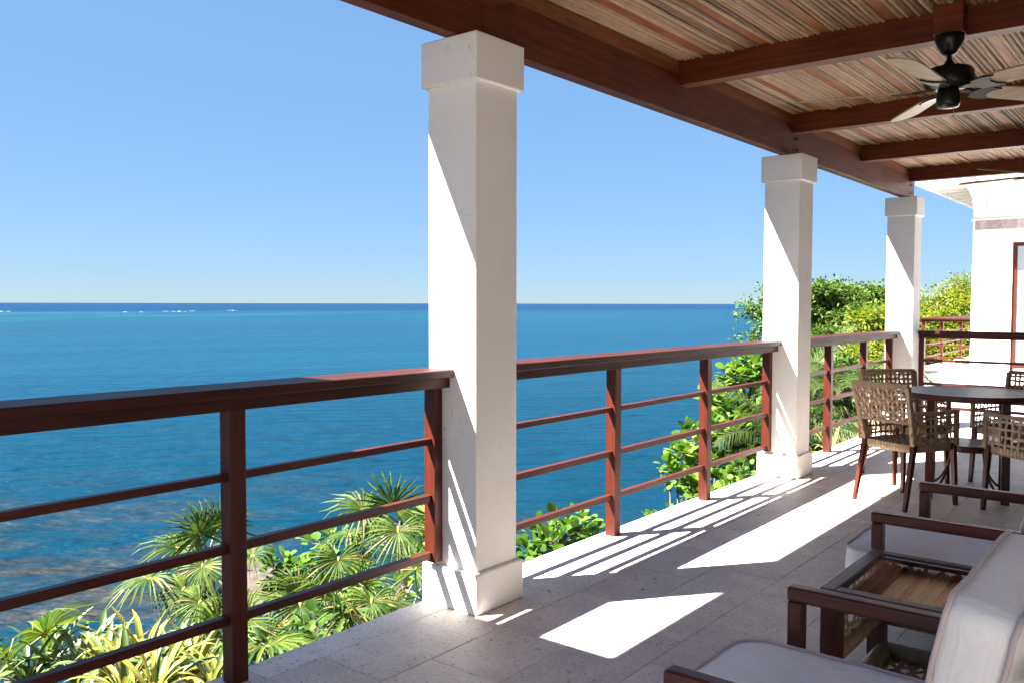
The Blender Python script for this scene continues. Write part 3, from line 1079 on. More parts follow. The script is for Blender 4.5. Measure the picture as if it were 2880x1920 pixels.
def make_chair(label, group):
    t = thing('dining_chair', label, 'chair', group=group)
    # legs
    for s in (-1, 1):
        MB().beam((s * 0.205, 0.195, 0.44), (s * 0.22, 0.215, 0), 0.036, 0.036, 0.026, 0.026, up=(0, 1, 0)).build('leg', M['teakZ'], t, bevel=0.003)
        MB().beam((s * 0.205, -0.195, 0.45), (s * 0.215, -0.285, 0), 0.036, 0.036, 0.026, 0.026, up=(0, 1, 0)).build('leg', M['teakZ'], t, bevel=0.003)
    # seat: rounded slab
    mb = MB()
    n = 40
    ring = []
    for i_ in range(n):
        a = 2 * math.pi * i_ / n
        c, s_ = math.cos(a), math.sin(a)
        e = 0.45
        ring.append((0.222 * math.copysign(abs(c) ** e, c), 0.225 * math.copysign(abs(s_) ** e, s_)))
    mb.add([(a, b, 0.44) for a, b in ring] + [(0, 0, 0.428)], [(i_, (i_ + 1) % n, n) for i_ in range(n)])
    so_ = mb.build('seat', M['seat'], t, smooth=True)
    # woven ribs over the seat
    rb = MB()
    for q in range(13):
        yy = -0.19 + q * 0.0317
        hw_ = 0.215 if abs(yy) < 0.17 else 0.2
        pts = [Vector((x_, yy, 0.441 - 0.010 * (1 - (x_ / 0.22) ** 2) * (1 - (yy / 0.225) ** 2) + 0.004 * math.cos((x_ / 0.03 + q) * math.pi))) for x_ in np.linspace(-hw_, hw_, 30)]
        strand(rb, pts, Vector((0, 0, 1)), 0.022, 0.005)
    o = rb.build('seat_weave', M['wicker'], so_)
    ap = MB()
    ap.add([(a * 1.01, b * 1.01, 0.446) for a, b in ring] + [(a * 1.02, b * 1.02, 0.42) for a, b in ring] + [(a, b, 0.392) for a, b in ring] + [(a * .93, b * .93, 0.392) for a, b in ring] + [(a * .95, b * .95, 0.442) for a, b in ring],
           [(j * n + i_, j * n + (i_ + 1) % n, (j + 1) * n + (i_ + 1) % n, (j + 1) * n + i_) for j in range(4) for i_ in range(n)])
    ap.a = [i_ / n * 1.9 if i_ <= n / 2 else (n - i_) / n * 1.9 for j in range(5) for i_ in range(n)]
    ap.build('seat_apron', M['wrapA'], t, smooth=True)
    # back posts and rails, wrapped
    for s in (-1, 1):
        p0, p1 = Vector((s * 0.205, -0.195, 0.44)), curve_back(s, 1)
        MB().beam(p0, p1, 0.034, 0.04, 0.026, 0.032, up=(0, 1, 0)).build('back_post', M['wrapZ'], t, bevel=0.006)
    fr = MB()
    for i_ in range(10):
        u0, u1 = -1 + 0.2 * i_, -0.8 + 0.2 * i_
        fr.beam(curve_back(u0, 1), curve_back(u1, 1), 0.03, 0.03)
    bk = fr.build('backrest', M['wrapX'], t, bevel=0.0)
    fr2 = MB()
    for i_ in range(10):
        u0, u1 = -1 + 0.2 * i_, -0.8 + 0.2 * i_
        fr2.beam(curve_back(u0, 0), curve_back(u1, 0), 0.018, 0.022)
    fr2.build('lower_back_rail', M['wrapX'], bk)
    nrm = Vector((0, -0.96, 0.25)).normalized()
    NV, NH = 13, 6
    for j in range(NH):
        v = (j + 0.75) / (NH + 0.5)
        pts = []
        for q in range(2 * NV + 1):
            u = -1 + 2 * q / (2 * NV)
            off = 0.0048 * math.sin(math.pi * (q / 1.0) / 2 * 1.0 + j * math.pi) if True else 0
            pts.append(curve_back(u, v) + nrm * 0.0055 * math.cos(math.pi * (u + 1) / 2 * NV + j * math.pi) + Vector((0, 0, random.uniform(-.002, .002))))
        strand(MB(), pts, nrm, 0.0125).build('strand', M['wicker'], bk) if False else strand_obj(pts, nrm, 0.0175, bk)
    for i_ in range(NV):
        u = -1 + 2 * (i_ + 0.5) / NV + random.uniform(-.02, .02)
        pts = []
        for q in range(2 * NH + 3):
            v = q / (2 * NH + 2)
            pts.append(curve_back(u + 0.03 * (v - .5), v) - nrm * 0.0055 * math.cos(math.pi * (v * (NH + 0.5) - 0.75 + i_)) )
        strand_obj(pts, nrm, 0.0175, bk)
    # arm panels
    for s in (-1, 1):
        af = MB()
        xo = s * 0.222

        def ap_(q, v):
            return Vector((xo + s * 0.012 * math.sin(math.pi * q), -0.235 + 0.05 * (1 - v) * 0 + 0.45 * q - 0.02 * v * (1 - q), 0.445 + 0.215 * v))
        for q in range(6):
            af.beam(ap_(q / 6, 1), ap_((q + 1) / 6, 1), 0.032, 0.024)
        arm = af.build('arm_rest', M['wrapY'], t, bevel=0.0)
        MB().beam(ap_(1, 0) - Vector((0, 0.012, 0.02)), ap_(1, 1) - Vector((0, 0.012, 0)), 0.03, 0.03).build('arm_post', M['wrapZ'], arm, bevel=0.005)
        nr = Vector((s, 0, 0))
        for j in range(4):
            v = (j + 0.5) / 4.2
            pts = [ap_(q / 18, v) + nr * 0.005 * math.cos(math.pi * (q / 18 * 9 + j)) for q in range(19)]
            strand_obj(pts, nr, 0.0165, arm)
        for i_ in range(9):
            q = (i_ + 0.5) / 9
            pts = [ap_(q, v / 8) - nr * 0.005 * math.cos(math.pi * (v / 8 * 4.2 - 0.5 + i_)) for v in range(9)]
            strand_obj(pts, nr, 0.0165, arm)
    return t


def strand_obj(pts, nrm, w, parent):
    return strand(MB(), pts, nrm, w).build('strand', M['wicker'], parent)


def heading(fx, fy):
    return math.atan2(-fx, fy)


gch = 'wicker dining chairs round the table'
c1 = make_chair('wicker dining chair nearest the camera with its woven back turned to us', gch)
c2, c3, c4 = copy_tree(c1), copy_tree(c1), copy_tree(c1)
for o, (x, y), (fx, fy), lab in (
        (c1, (0.60, 6.52), (0.43, 0.90), None),
        (c2, (0.375, 7.36), (0.70, -0.71), 'wicker dining chair behind the nearest one, beside the railing, facing the round table'),
        (c3, (1.085, 7.70), (-0.36, -0.93), 'wicker dining chair on the far side of the round table, facing us'),
        (c4, (1.367, 6.665), (-0.84, 0.54), 'wicker dining chair at the right edge, its woven arm panel toward us')):
    o.location = (x, y, 0)
    o.rotation_euler = (0, 0, heading(fx, fy))
    if lab:
        o['label'] = lab

# ------------------------------------------------------------------ round dining table
tx, ty = 0.875, 7.04
t = thing('dining_table', 'round dark slatted dining table between the wicker chairs', 'table', (tx, ty, 0), heading(0.415, -0.28))
rr_ = 0.44
zt = 0.766
MB().lathe([(rr_ - 0.05, zt - 0.045), (rr_, zt - 0.045), (rr_ + .004, zt - 0.04), (rr_ + .004, zt - 0.003), (rr_, zt), (rr_ - 0.035, zt), (rr_ - 0.035, zt - 0.012), (rr_ - 0.05, zt - 0.014)], n=64).build('table_rim', M['teakX'], t)
sl_h = []
th = math.atan2(0.28, 0.415)
nsl = 17
for i_ in range(nsl):
    a = -0.405 + 0.81 * i_ / (nsl - 1)
    hl = math.sqrt(max(0.001, 0.409 ** 2 - a * a)) - 0.001
    mb = MB().box(-hl, hl, a - 0.0205, a + 0.0205, zt - 0.02, zt - 0.002)
    o = mb.build('slat', M['teakX'], t, bevel=0.003)
    o.rotation_euler = (0, 0, -heading(0.415, -0.28) + 0.0)
for k_ in range(4):
    a = math.pi / 4 + k_ * math.pi / 2 - math.pi / 4 + math.pi / 2
    px_, py_ = 0.343 * math.cos(a), 0.343 * math.sin(a)
    lg_ = MB().beam((px_ * 0.98, py_ * 0.98, zt - 0.04), (px_, py_, 0), 0.055, 0.055, up=(math.cos(a + math.pi / 4), math.sin(a + math.pi / 4), 0)).build('leg', M['teakZ'], t, bevel=0.004)
    pts = []
    for q in range(11):
        w_ = q / 10
        r_ = 0.32 - 0.17 * math.sin(w_ * math.pi / 2)
        pts.append((r_ * math.cos(a), r_ * math.sin(a), 0.04 + 0.32 * (w_ ** 1.5)))
    MB().tube(pts, 0.009, 8).build('curved_brace', M['teakZ'], lg_, smooth=True)
MB().lathe([(0.22, 0.345), (0.24, 0.345), (0.243, 0.35), (0.243, 0.385), (0.235, 0.39), (0.2, 0.39)], n=40).build('lower_ring', M['teakX'], t)
MB().lathe([(0.05, 0.355), (0.215, 0.355), (0.215, 0.37), (0.05, 0.37)], n=40).build('lower_shelf', M['teakX'], t)


# ------------------------------------------------------------------ cushions
def boxed_cushion(name, parent, w, h, th, bulge, loc, rot=(0, 0, 0), corner=0.05, seed=0, sag=0.0):
    """boxed cushion: outline w x h in local XY, thickness th along Z, both panels puffed by bulge=(+z, -z), piped seams"""
    rn = random.Random(seed)
    out = []
    cs = 7
    for cx_, cy_, a0 in ((w / 2 - corner, h / 2 - corner, 0), (-w / 2 + corner, h / 2 - corner, 90), (-w / 2 + corner, -h / 2 + corner, 180), (w / 2 - corner, -h / 2 + corner, 270)):
        for i_ in range(cs):
            a_ = R(a0 + 90 * i_ / (cs - 1))
            out.append((cx_ + corner * math.cos(a_), cy_ + corner * math.sin(a_), 1.0 if 0 < i_ < cs - 1 else .5))
    # subdivide the straight runs
    pts = []
    for i_, p in enumerate(out):
        q = out[(i_ + 1) % len(out)]
        d = math.hypot(q[0] - p[0], q[1] - p[1])
        k_ = max(1, int(d / .03))
        for j in range(k_):
            f = j / k_
            pts.append((p[0] + (q[0] - p[0]) * f, p[1] + (q[1] - p[1]) * f))
    n = len(pts)
    ph = [rn.uniform(0, 6) for _ in range(8)]

    def wob(i_, amp):
        t_ = i_ / n * 2 * math.pi
        return amp * (math.sin(5 * t_ + ph[0]) + .6 * math.sin(11 * t_ + ph[1]) + .4 * math.sin(23 * t_ + ph[2]))

    def cornerness(p):
        cx_, cy_ = abs(p[0]) / (w / 2), abs(p[1]) / (h / 2)
        return max(0.0, min(cx_, cy_) - .78) / .22
    mb = MB()
    rings = []
    # boxing: front seam -> back seam
    nb = 6
    for k_ in range(nb + 1):
        f = k_ / nb
        z_ = th / 2 - th * f
        row = []
        for i_, (x_, y_) in enumerate(pts):
            l_ = math.hypot(x_, y_)
            dx, dy = x_ / l_, y_ / l_
            c_ = cornerness((x_, y_))
            pl = .0045 * math.sin(i_ * 2.1 + ph[3]) * c_ * math.sin(math.pi * f) + .0022 * math.sin(i_ * .9 + ph[4]) * math.sin(math.pi * f)
            o_ = .010 * math.sin(math.pi * f) + pl + wob(i_, .0016)
            row.append((x_ + dx * o_, y_ + dy * o_, z_ + wob(i_ + k_ * 3, .0012)))
        rings.append(row)
    for row in rings:
        mb.v += row
    for k_ in range(nb):
        for i_ in range(n):
            a_, b_ = k_ * n + i_, k_ * n + (i_ + 1) % n
            mb.f.append((a_, a_ + n, b_ + n, b_))
    seams = [[Vector(p) for p in rings[0]], [Vector(p) for p in rings[-1]]]
    for side, base_row, sg, bl in ((0, 0, 1, bulge[0]), (1, nb * n, -1, bulge[1])):
        prev = [base_row + i_ for i_ in range(n)]
        m_ = 11
        for k_ in range(1, m_ + 1):
            f = 1 - k_ / m_
            cur = []
            for i_, p in enumerate(rings[0] if side == 0 else rings[-1]):
                e = (1 - f ** 2.6)
                cr_ = .0030 * math.sin(p[0] * f * 31 + ph[5] + 9 * p[1] * f) * math.sin(p[1] * f * 17 + ph[6]) * e + .0022 * math.sin(i_ * 1.3 + ph[7]) * math.exp(-((f - .86) / .09) ** 2)
                sg_ = -sag * math.exp(-((p[0] * f) ** 2 / .03 + (p[1] * f) ** 2 / .05))
                cur.append(len(mb.v))
                mb.v.append((p[0] * f, p[1] * f, p[2] * (1 if k_ else 1) * 1.0 + sg * (bl * e + cr_ + sg_)))
                if k_ == m_:
                    break
            if k_ < m_:
                for i_ in range(n):
                    q_ = (prev[i_], prev[(i_ + 1) % n], cur[(i_ + 1) % n], cur[i_])
                    mb.f.append(q_ if sg > 0 else tuple(reversed(q_)))
            else:
                for i_ in range(n):
                    q_ = (prev[i_], prev[(i_ + 1) % n], cur[0])
                    mb.f.append(q_ if sg > 0 else tuple(reversed(q_)))
            prev = cur
    o = mb.build(name, M['fabric'], parent, smooth=True, loc=loc)
    o.rotation_euler = rot
    pm = MB()
    for lp in seams:
        k_ = [p + Vector((p.x, p.y, 0)).normalized() * .003 + Vector((0, 0, .002 if p.z > 0 else -.002)) for p in lp]
        pm.tube(k_ + [k_[0], k_[1]], 0.0056, 7, caps=False)
    pm.build('piping', M['piping'], o, smooth=True)
    return o


# ------------------------------------------------------------------ armchairs (front = -X)
def armchair(label, group):
    t = thing('armchair', label, 'armchair', group=group)
    HW = 0.395
    for s in (-1, 1):
        y0, y1 = (s * HW - 0.05, s * HW) if s > 0 else (s * HW, s * HW + 0.05)
        MB().box(0.0, 0.74, y0, y1, 0.534, 0.5775).build('arm', M['teakX'], t, bevel=0.009, seg=3)
        MB().box(0.002, 0.046, y0 + .001, y1 - .001, 0.0, 0.5335).build('front_leg', M['teakZ'], t, bevel=0.006, seg=3)
        MB().box(0.69, 0.735, y0 + .001, y1 - .001, 0.0, 0.5335).build('rear_leg', M['teakZ'], t, bevel=0.006, seg=3)
        MB().box(0.047, 0.689, y0 + .006, y1 - .006, 0.18, 0.235).build('side_rail', M['teakX'], t, bevel=0.004)
    MB().box(0.004, 0.044, -HW + .051, HW - .051, 0.18, 0.235).build('front_rail', M['teakY'], t, bevel=0.004)
    MB().box(0.692, 0.732, -HW + .051, HW - .051, 0.18, 0.235).build('rear_rail', M['teakY'], t, bevel=0.004)
    MB().box(0.045, 0.69, -HW + .052, HW - .052, 0.225, 0.243).build('seat_board', M['wicker'], t)
    # reclining back frame behind the cushion
    bf = MB()
    for yy in (-0.31, 0.31):
        bf.beam((0.65, yy, 0.24), (0.75, yy, 0.80), 0.04, 0.03, up=(1, 0, 0))
    bf.beam((0.748, -0.33, 0.79), (0.748, 0.33, 0.79), 0.03, 0.045)
    for z_ in (0.42, 0.55, 0.68):
        x_ = 0.65 + (z_ - 0.24) / 0.56 * 0.1
        bf.beam((x_, -0.33, z_), (x_, 0.33, z_), 0.016, 0.04)
    bf.build('back_frame', M['teakY'], t, bevel=0.004)
    boxed_cushion('seat_cushion', t, 0.74, 0.672, 0.150, (.030, .012), (0.245, 0, 0.325), corner=.075, seed=3, sag=.006)
    boxed_cushion('back_cushion', t, 0.445, 0.655, 0.115, (.028, .068), (0.582, 0.018, 0.613), rot=(0, R(-78), 0), corner=.045, seed=5)
    return t


a1 = armchair('nearest wooden armchair with off white cushions, cut by the bottom edge', 'cushioned wooden armchairs')
a1.location = (1.283, 2.102, 0)
a2 = copy_tree(a1)
a2.location = (1.2, 3.945, 0)
a2['label'] = 'farther wooden armchair with off white seat cushion, beyond the glass side table'

# ------------------------------------------------------------------ side table
t = thing('side_table', 'wooden side table with a glass top between the two armchairs', 'side table', (1.27, 2.77, 0))
TX, TY, TZ = 0.60, 0.57, 0.49
fw_ = 0.048
MB().box(0, fw_, 0, TY, TZ - 0.035, TZ).build('top_frame', M['teakY'], t, bevel=0.004)
MB().box(TX - fw_, TX, 0, TY, TZ - 0.035, TZ).build('top_frame', M['teakY'], t, bevel=0.004)
MB().box(fw_ + .0005, TX - fw_ - .0005, 0, fw_, TZ - 0.035, TZ - 0.001).build('top_frame', M['teakX'], t, bevel=0.004)
MB().box(fw_ + .0005, TX - fw_ - .0005, TY - fw_, TY, TZ - 0.035, TZ - 0.001).build('top_frame', M['teakX'], t, bevel=0.004)
go = MB().box(-TX / 2 + fw_ + .001, TX / 2 - fw_ - .001, -TY / 2 + fw_ + .001, TY / 2 - fw_ - .001, -.004, .004).build('glass_top', M['glass'], t, loc=(TX / 2, TY / 2, TZ - .017))
go.rotation_euler = (R(1.1), 0, 0)
for x_ in (0.002, TX - 0.062):
    for y_ in (0.002, TY - 0.062):
        MB().box(x_, x_ + 0.06, y_, y_ + 0.06, 0, TZ - 0.0355).build('leg', M['teakZ'], t, bevel=0.004)
# woven side panels hanging under the top on three sides, wrapped lower rails
for nm, o0, o1, nr in (('far', (0.062, TY - 0.03), (TX - 0.062, TY - 0.03), Vector((0, 1, 0))), ('left', (0.03, 0.062), (0.03, TY - 0.062), Vector((1, 0, 0))), ('right', (TX - 0.03, 0.062), (TX - 0.03, TY - 0.062), Vector((1, 0, 0)))):
    A, B_ = Vector((*o0, 0)), Vector((*o1, 0))
    rail_ = MB().tube([A + Vector((0, 0, 0.255)), B_ + Vector((0, 0, 0.255))], 0.030, 12).build('wrapped_rail', M['wrapX' if nm == 'far' else 'wrapY'], t, smooth=True)
    nv = max(3, int((B_ - A).length / 0.05))
    for i_ in range(nv):
        q = (i_ + 0.5) / nv
        pts = [A.lerp(B_, q) + Vector((0, 0, 0.275 + 0.18 * z_ / 6)) + nr * 0.006 * math.cos(math.pi * (z_ / 2 + i_)) for z_ in range(7)]
        strand_obj(pts, nr, 0.016, rail_)
    for j in range(3):
        pts = [A.lerp(B_, q / (2 * nv)) + Vector((0, 0, 0.305 + 0.055 * j)) + nr * 0.006 * math.cos(math.pi * (q / 2 + j)) for q in range(2 * nv + 1)]
        strand_obj(pts, nr, 0.017, rail_)
for q in range(22):  # canes added under the glass, standing in for the reflected ceiling stripes
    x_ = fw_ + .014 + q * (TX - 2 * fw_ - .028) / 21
    MB().tube([(x_, fw_ + .002, TZ - .048), (x_, TY - fw_ - .002, TZ - .048)], .0105, 8).build('reflection_cane', M['cane_dark'], t, smooth=True)
# low basket tray
tray = MB().tube([(0.065, 0.04, 0.135), (0.065, TY - 0.05, 0.135)], 0.031, 12).build('tray', M['wrapY'], t, smooth=True)
MB().tube([(TX - .065, 0.04, 0.135), (TX - .065, TY - 0.05, 0.135)], 0.031, 12).build('tray_rim', M['wrapY'], tray, smooth=True)
for y_ in (0.04, TY - 0.05):
    MB().tube([(0.065, y_, 0.135), (TX - 0.065, y_, 0.135)], 0.031, 12).build('tray_rim', M['wrapX'], tray, smooth=True)
tw = MB()
for i_ in range(10):
    x_ = 0.09 + i_ * (TX - 0.18) / 9
    strand(tw, [Vector((x_, 0.05 + q * (TY - 0.11) / 16, 0.115 + 0.006 * math.cos(math.pi * (q + i_)))) for q in range(17)], Vector((0, 0, 1)), 0.02)
for j in range(10):
    y_ = 0.07 + j * (TY - 0.15) / 9
    strand(tw, [Vector((0.08 + q * (TX - 0.16) / 16, y_, 0.115 - 0.006 * math.cos(math.pi * (q + j)))) for q in range(17)], Vector((0, 0, 1)), 0.02)
tw.build('tray_weave', M['wicker'], tray)

# ------------------------------------------------------------------ white house at the far end
HY, HX = 20.3, -1.64
h = thing('white_house', 'white rendered house wing with brackets under its eave and a tall glazed door', 'house', (HX, HY, 0))


def hb_(*b):
    return shifted(MB().box(*b), h)


# front wall pieces around the door opening (door x -0.90 .. 2.2, z 0.05 .. 2.68)
hb_(HX, -0.90, HY, HY + 0.3, 0, 3.9).build('wall', M['white'], h)
hb_(-0.8995, 6.0, HY, HY + 0.3, 2.68, 3.9).build('wall', M['white'], h)
hb_(2.2, 6.0, HY, HY + 0.3, 0, 2.6795).build('wall', M['white'], h)
hb_(HX, HX + 0.3, HY + 0.3005, HY + 9, 0, 3.9).build('wall', M['white'], h)
hb_(HX - .03, 6.0, HY - .03, HY - .0005, 3.158, 3.19).build('wall_ledge', M['white'], h, bevel=0.004)
xx = HX + 0.04
for i_, w_ in enumerate((0.10, 0.11, 0.27, 0.31, 0.42, 0.36, 0.5, 0.45, 0.5, 0.5, 0.6)):
    hb_(xx, xx + w_ - 0.004, HY - 0.012, HY - .0005, 2.959, 3.155).build('stone_panel', M['band'], h, bevel=0.002)
    xx += w_
# door
dr = hb_(-0.90, -0.82, HY + 0.05, HY + 0.14, 0.0, 2.68).build('door_frame', M['redZ'], h, bevel=0.003)
hb_(-0.8195, 2.2, HY + 0.05, HY + 0.14, 2.60, 2.679).build('door_frame', M['redX'], h, bevel=0.003)
hb_(-0.8195, 2.2, HY + 0.05, HY + 0.14, 0.10, 0.20).build('door_frame', M['redX'], h, bevel=0.003)
hb_(-0.82, 2.2, HY - 0.1, HY + 0.14, 0.0, 0.10).build('door_sill', M['band'], h, bevel=0.003)
hb_(-0.8195, 2.2, HY + 0.08, HY + 0.10, 0.2005, 2.5995).build('pane', M['pane'], dr)
bl = MB()
for q in range(48):
    bl.box(-0.60, 0.9, HY + 0.076, HY + 0.0785, 0.25 + q * 0.046, 0.25 + q * 0.046 + 0.04)
shifted(bl, h).build('blind_slats', M['blind'], dr)
# eave and soffit
EX, EY, EZ = -2.54, 19.28, 3.86
hb_(EX, 7, EY, EY + 0.12, EZ, EZ + 0.26).build('fascia', M['white'], h)
hb_(EX, EX + 0.12, EY + 0.1205, HY + 9.5, EZ, EZ + 0.26).build('fascia', M['white'], h)
hb_(EX + .1205, 7, EY + .1205, HY + 9.5, EZ + 0.14, EZ + 0.20).build('soffit', M['white'], h)
for q in range(14):
    y_ = EY + 0.45 + q * 0.62
    hb_(EX + .121, HX - .001, y_, y_ + 0.12, EZ + 0.02, EZ + 0.1395).build('rafter', M['white'], h)
for q in range(14):
    x_ = HX + 0.02 + q * 0.55
    hb_(x_, x_ + 0.1, EY + .121, HY - .12, EZ + 0.02, EZ + 0.1395).build('rafter', M['white'], h)
# cove under the soffit and the paired brackets
cv = MB()
prof = [(0.0, 3.36), (0.012, 3.50), (0.03, 3.64), (0.07, 3.76), (0.13, 3.86), (0.15, 3.95)]
for i_ in range(len(prof) - 1):
    (d0, z_0), (d1, z_1) = prof[i_], prof[i_ + 1]
    cv.add([(HX - d0, HY - d0 - .001, z_0), (6, HY - d0 - .001, z_0), (6, HY - d1 - .001, z_1), (HX - d1, HY - d1 - .001, z_1)], [(0, 1, 2, 3)])
    cv.add([(HX - d0 - .001, HY - d0, z_0), (HX - d1 - .001, HY - d1, z_1), (HX - d1 - .001, HY + 9, z_1), (HX - d0 - .001, HY + 9, z_0)], [(0, 1, 2, 3)])
shifted(cv, h).build('cornice', M['white'], h)
for x_ in (-1.325, -1.03, -0.36, -0.06, 0.6, 0.9, 1.6, 1.9):
    mb = MB()
    pr_ = [(0.002, 3.28), (0.055, 3.29), (0.06, 3.44), (0.08, 3.62), (0.15, 3.76), (0.30, 3.86), (0.30, 3.98), (0.002, 3.98)]
    n = len(pr_)
    mb.add([(x_ - 0.04, HY - a, b) for a, b in pr_] + [(x_ + 0.04, HY - a, b) for a, b in pr_],
           [tuple(reversed(range(n))), tuple(range(n, 2 * n))] + [(i_, (i_ + 1) % n, (i_ + 1) % n + n, i_ + n) for i_ in range(n)])
    shifted(mb, h).build('bracket', M['white'], h)
rf = MB()
rf.add([(EX - .05, EY - .05, EZ + .265), (7, EY - .05, EZ + .265), (7, HY + 4.5, 5.6), (0.6, HY + 4.5, 5.6), (EX - .05, HY + 9.5, EZ + .265), (0.6, HY + 9.5, 5.6)],
       [(0, 1, 2, 3), (0, 3, 5, 4)])
shifted(rf, h).build('roof', M['batten'], h)


# ------------------------------------------------------------------ vegetation
def rot_to(d, n):
    """matrix with local Y along d and local Z near n"""
    d = Vector(d).normalized()
    s = d.cross(Vector(n))
    if s.length < 1e-4:
        s = d.cross(Vector((1, 0.2, 0)))
    s.normalize()
    u = s.cross(d)
    return Matrix((s, d, u)).transposed()


def leaf_mesh(name, mat, L, wd, round_=True, seed=0):
    rn = random.Random(seed)
    mb = MB()
    prof = [(0.0, 0.05), (0.15, 0.62), (0.4, 0.98), (0.65, 1.0), (0.87, 0.72), (1.0, 0.12)] if round_ else [(0, .12), (.2, .6), (.5, 1), (.78, .72), (1, .05)]
    for q, w_ in prof:
        dr_ = -0.10 * q * q * L
        mb.v += [(-w_ * wd / 2, q * L, dr_ + 0.10 * w_ * wd), (0, q * L, dr_), (w_ * wd / 2, q * L, dr_ + 0.10 * w_ * wd)]
    for i_ in range(len(prof) - 1):
        a = i_ * 3
        mb.f += [(a, a + 1, a + 4, a + 3), (a + 1, a + 2, a + 5, a + 4)]
    return mb.mesh(name, mat, True)


SUNV = -SUN_DIR


def shrub(label, cat, base, clumps, nleaf, leafsize, group=None, name='sea_grape_shrub', extra=0, seed=1):
    """broad-leaved shrub whose leaves are objects; clumps = (centre, radius)"""
    rn = random.Random(seed)
    t = thing(name, label, cat, base, group=group)
    B0 = Vector(base)
    lm = [leaf_mesh('leaf', M['lf_grape'], leafsize * s_, leafsize * s_ * w_, seed=i_) for i_, (s_, w_) in enumerate(((1, 0.95), (0.8, 1.0), (1.15, 0.85)))]
    st = MB()
    tot = sum(r_ ** 2 for _, r_ in clumps)
    for c, r_ in clumps:
        c = Vector(c)
        mid = B0.lerp(c, 0.5) + Vector((rn.uniform(-.15, .15), rn.uniform(-.15, .15), -0.1))
        st.tube([B0 - B0, mid - B0, c - B0], [0.03, 0.02, 0.010], 6)
        for q in range(int(nleaf * r_ ** 2 / tot)):
            d = Vector((rn.gauss(0, 1), rn.gauss(0, 1), rn.gauss(0, 0.9))).normalized()
            p = c + Vector((d.x, d.y, d.z * 0.8)) * r_ * rn.uniform(0.45, 1.05)
            if q % 5 == 0:
                st.tube([c - B0, c.lerp(p, .6) + Vector((0, 0, -0.02)) - B0, p - B0], [0.008, 0.005, 0.003], 5)
            n = (d * 0.5 + Vector((0, 0, 0.9)) + Vector((rn.uniform(-.5, .5), rn.uniform(-.5, .5), 0))).normalized()
            m = rot_to(d + Vector((rn.uniform(-.5, .5), rn.uniform(-.5, .5), rn.uniform(-.2, .4))), n)
            inst('leaf', rn.choice(lm), t, p - B0, m.to_euler(), rn.uniform(0.7, 1.15))
    st.build('stem', M['bark'], t, smooth=True)
    if extra:
        ex = MB()
        for q in range(extra):
            c, r_ = rn.choice(clumps)
            d = Vector((rn.gauss(0, 1), rn.gauss(0, 1), rn.gauss(0, 0.9))).normalized()
            p = Vector(c) + d * r_ * rn.uniform(.2, 1.0)
            n = (d * 0.5 + Vector((0, 0, 0.9)) + Vector((rn.uniform(-.6, .6), rn.uniform(-.6, .6), 0))).normalized()
            m = rot_to(d + Vector((rn.uniform(-.5, .5), rn.uniform(-.5, .5), rn.uniform(-.2, .4))), n)
            k_ = rn.uniform(.6, 1.0) * leafsize
            o_ = len(ex.v)
            for a_, b_, c_ in ((0, 0, 0), (.42, .25, .06), (.48, .6, .06), (.2, .95, 0), (-.2, .95, 0), (-.48, .6, .06), (-.42, .25, .06)):
                ex.v.append(tuple(p - B0 + m @ Vector((a_ * k_, b_ * k_, c_ * k_))))
            ex.f.append(tuple(range(o_, o_ + 7)))
        tag(ex.build('leaves', M['lf_grape'], t), kind='stuff')
    return t


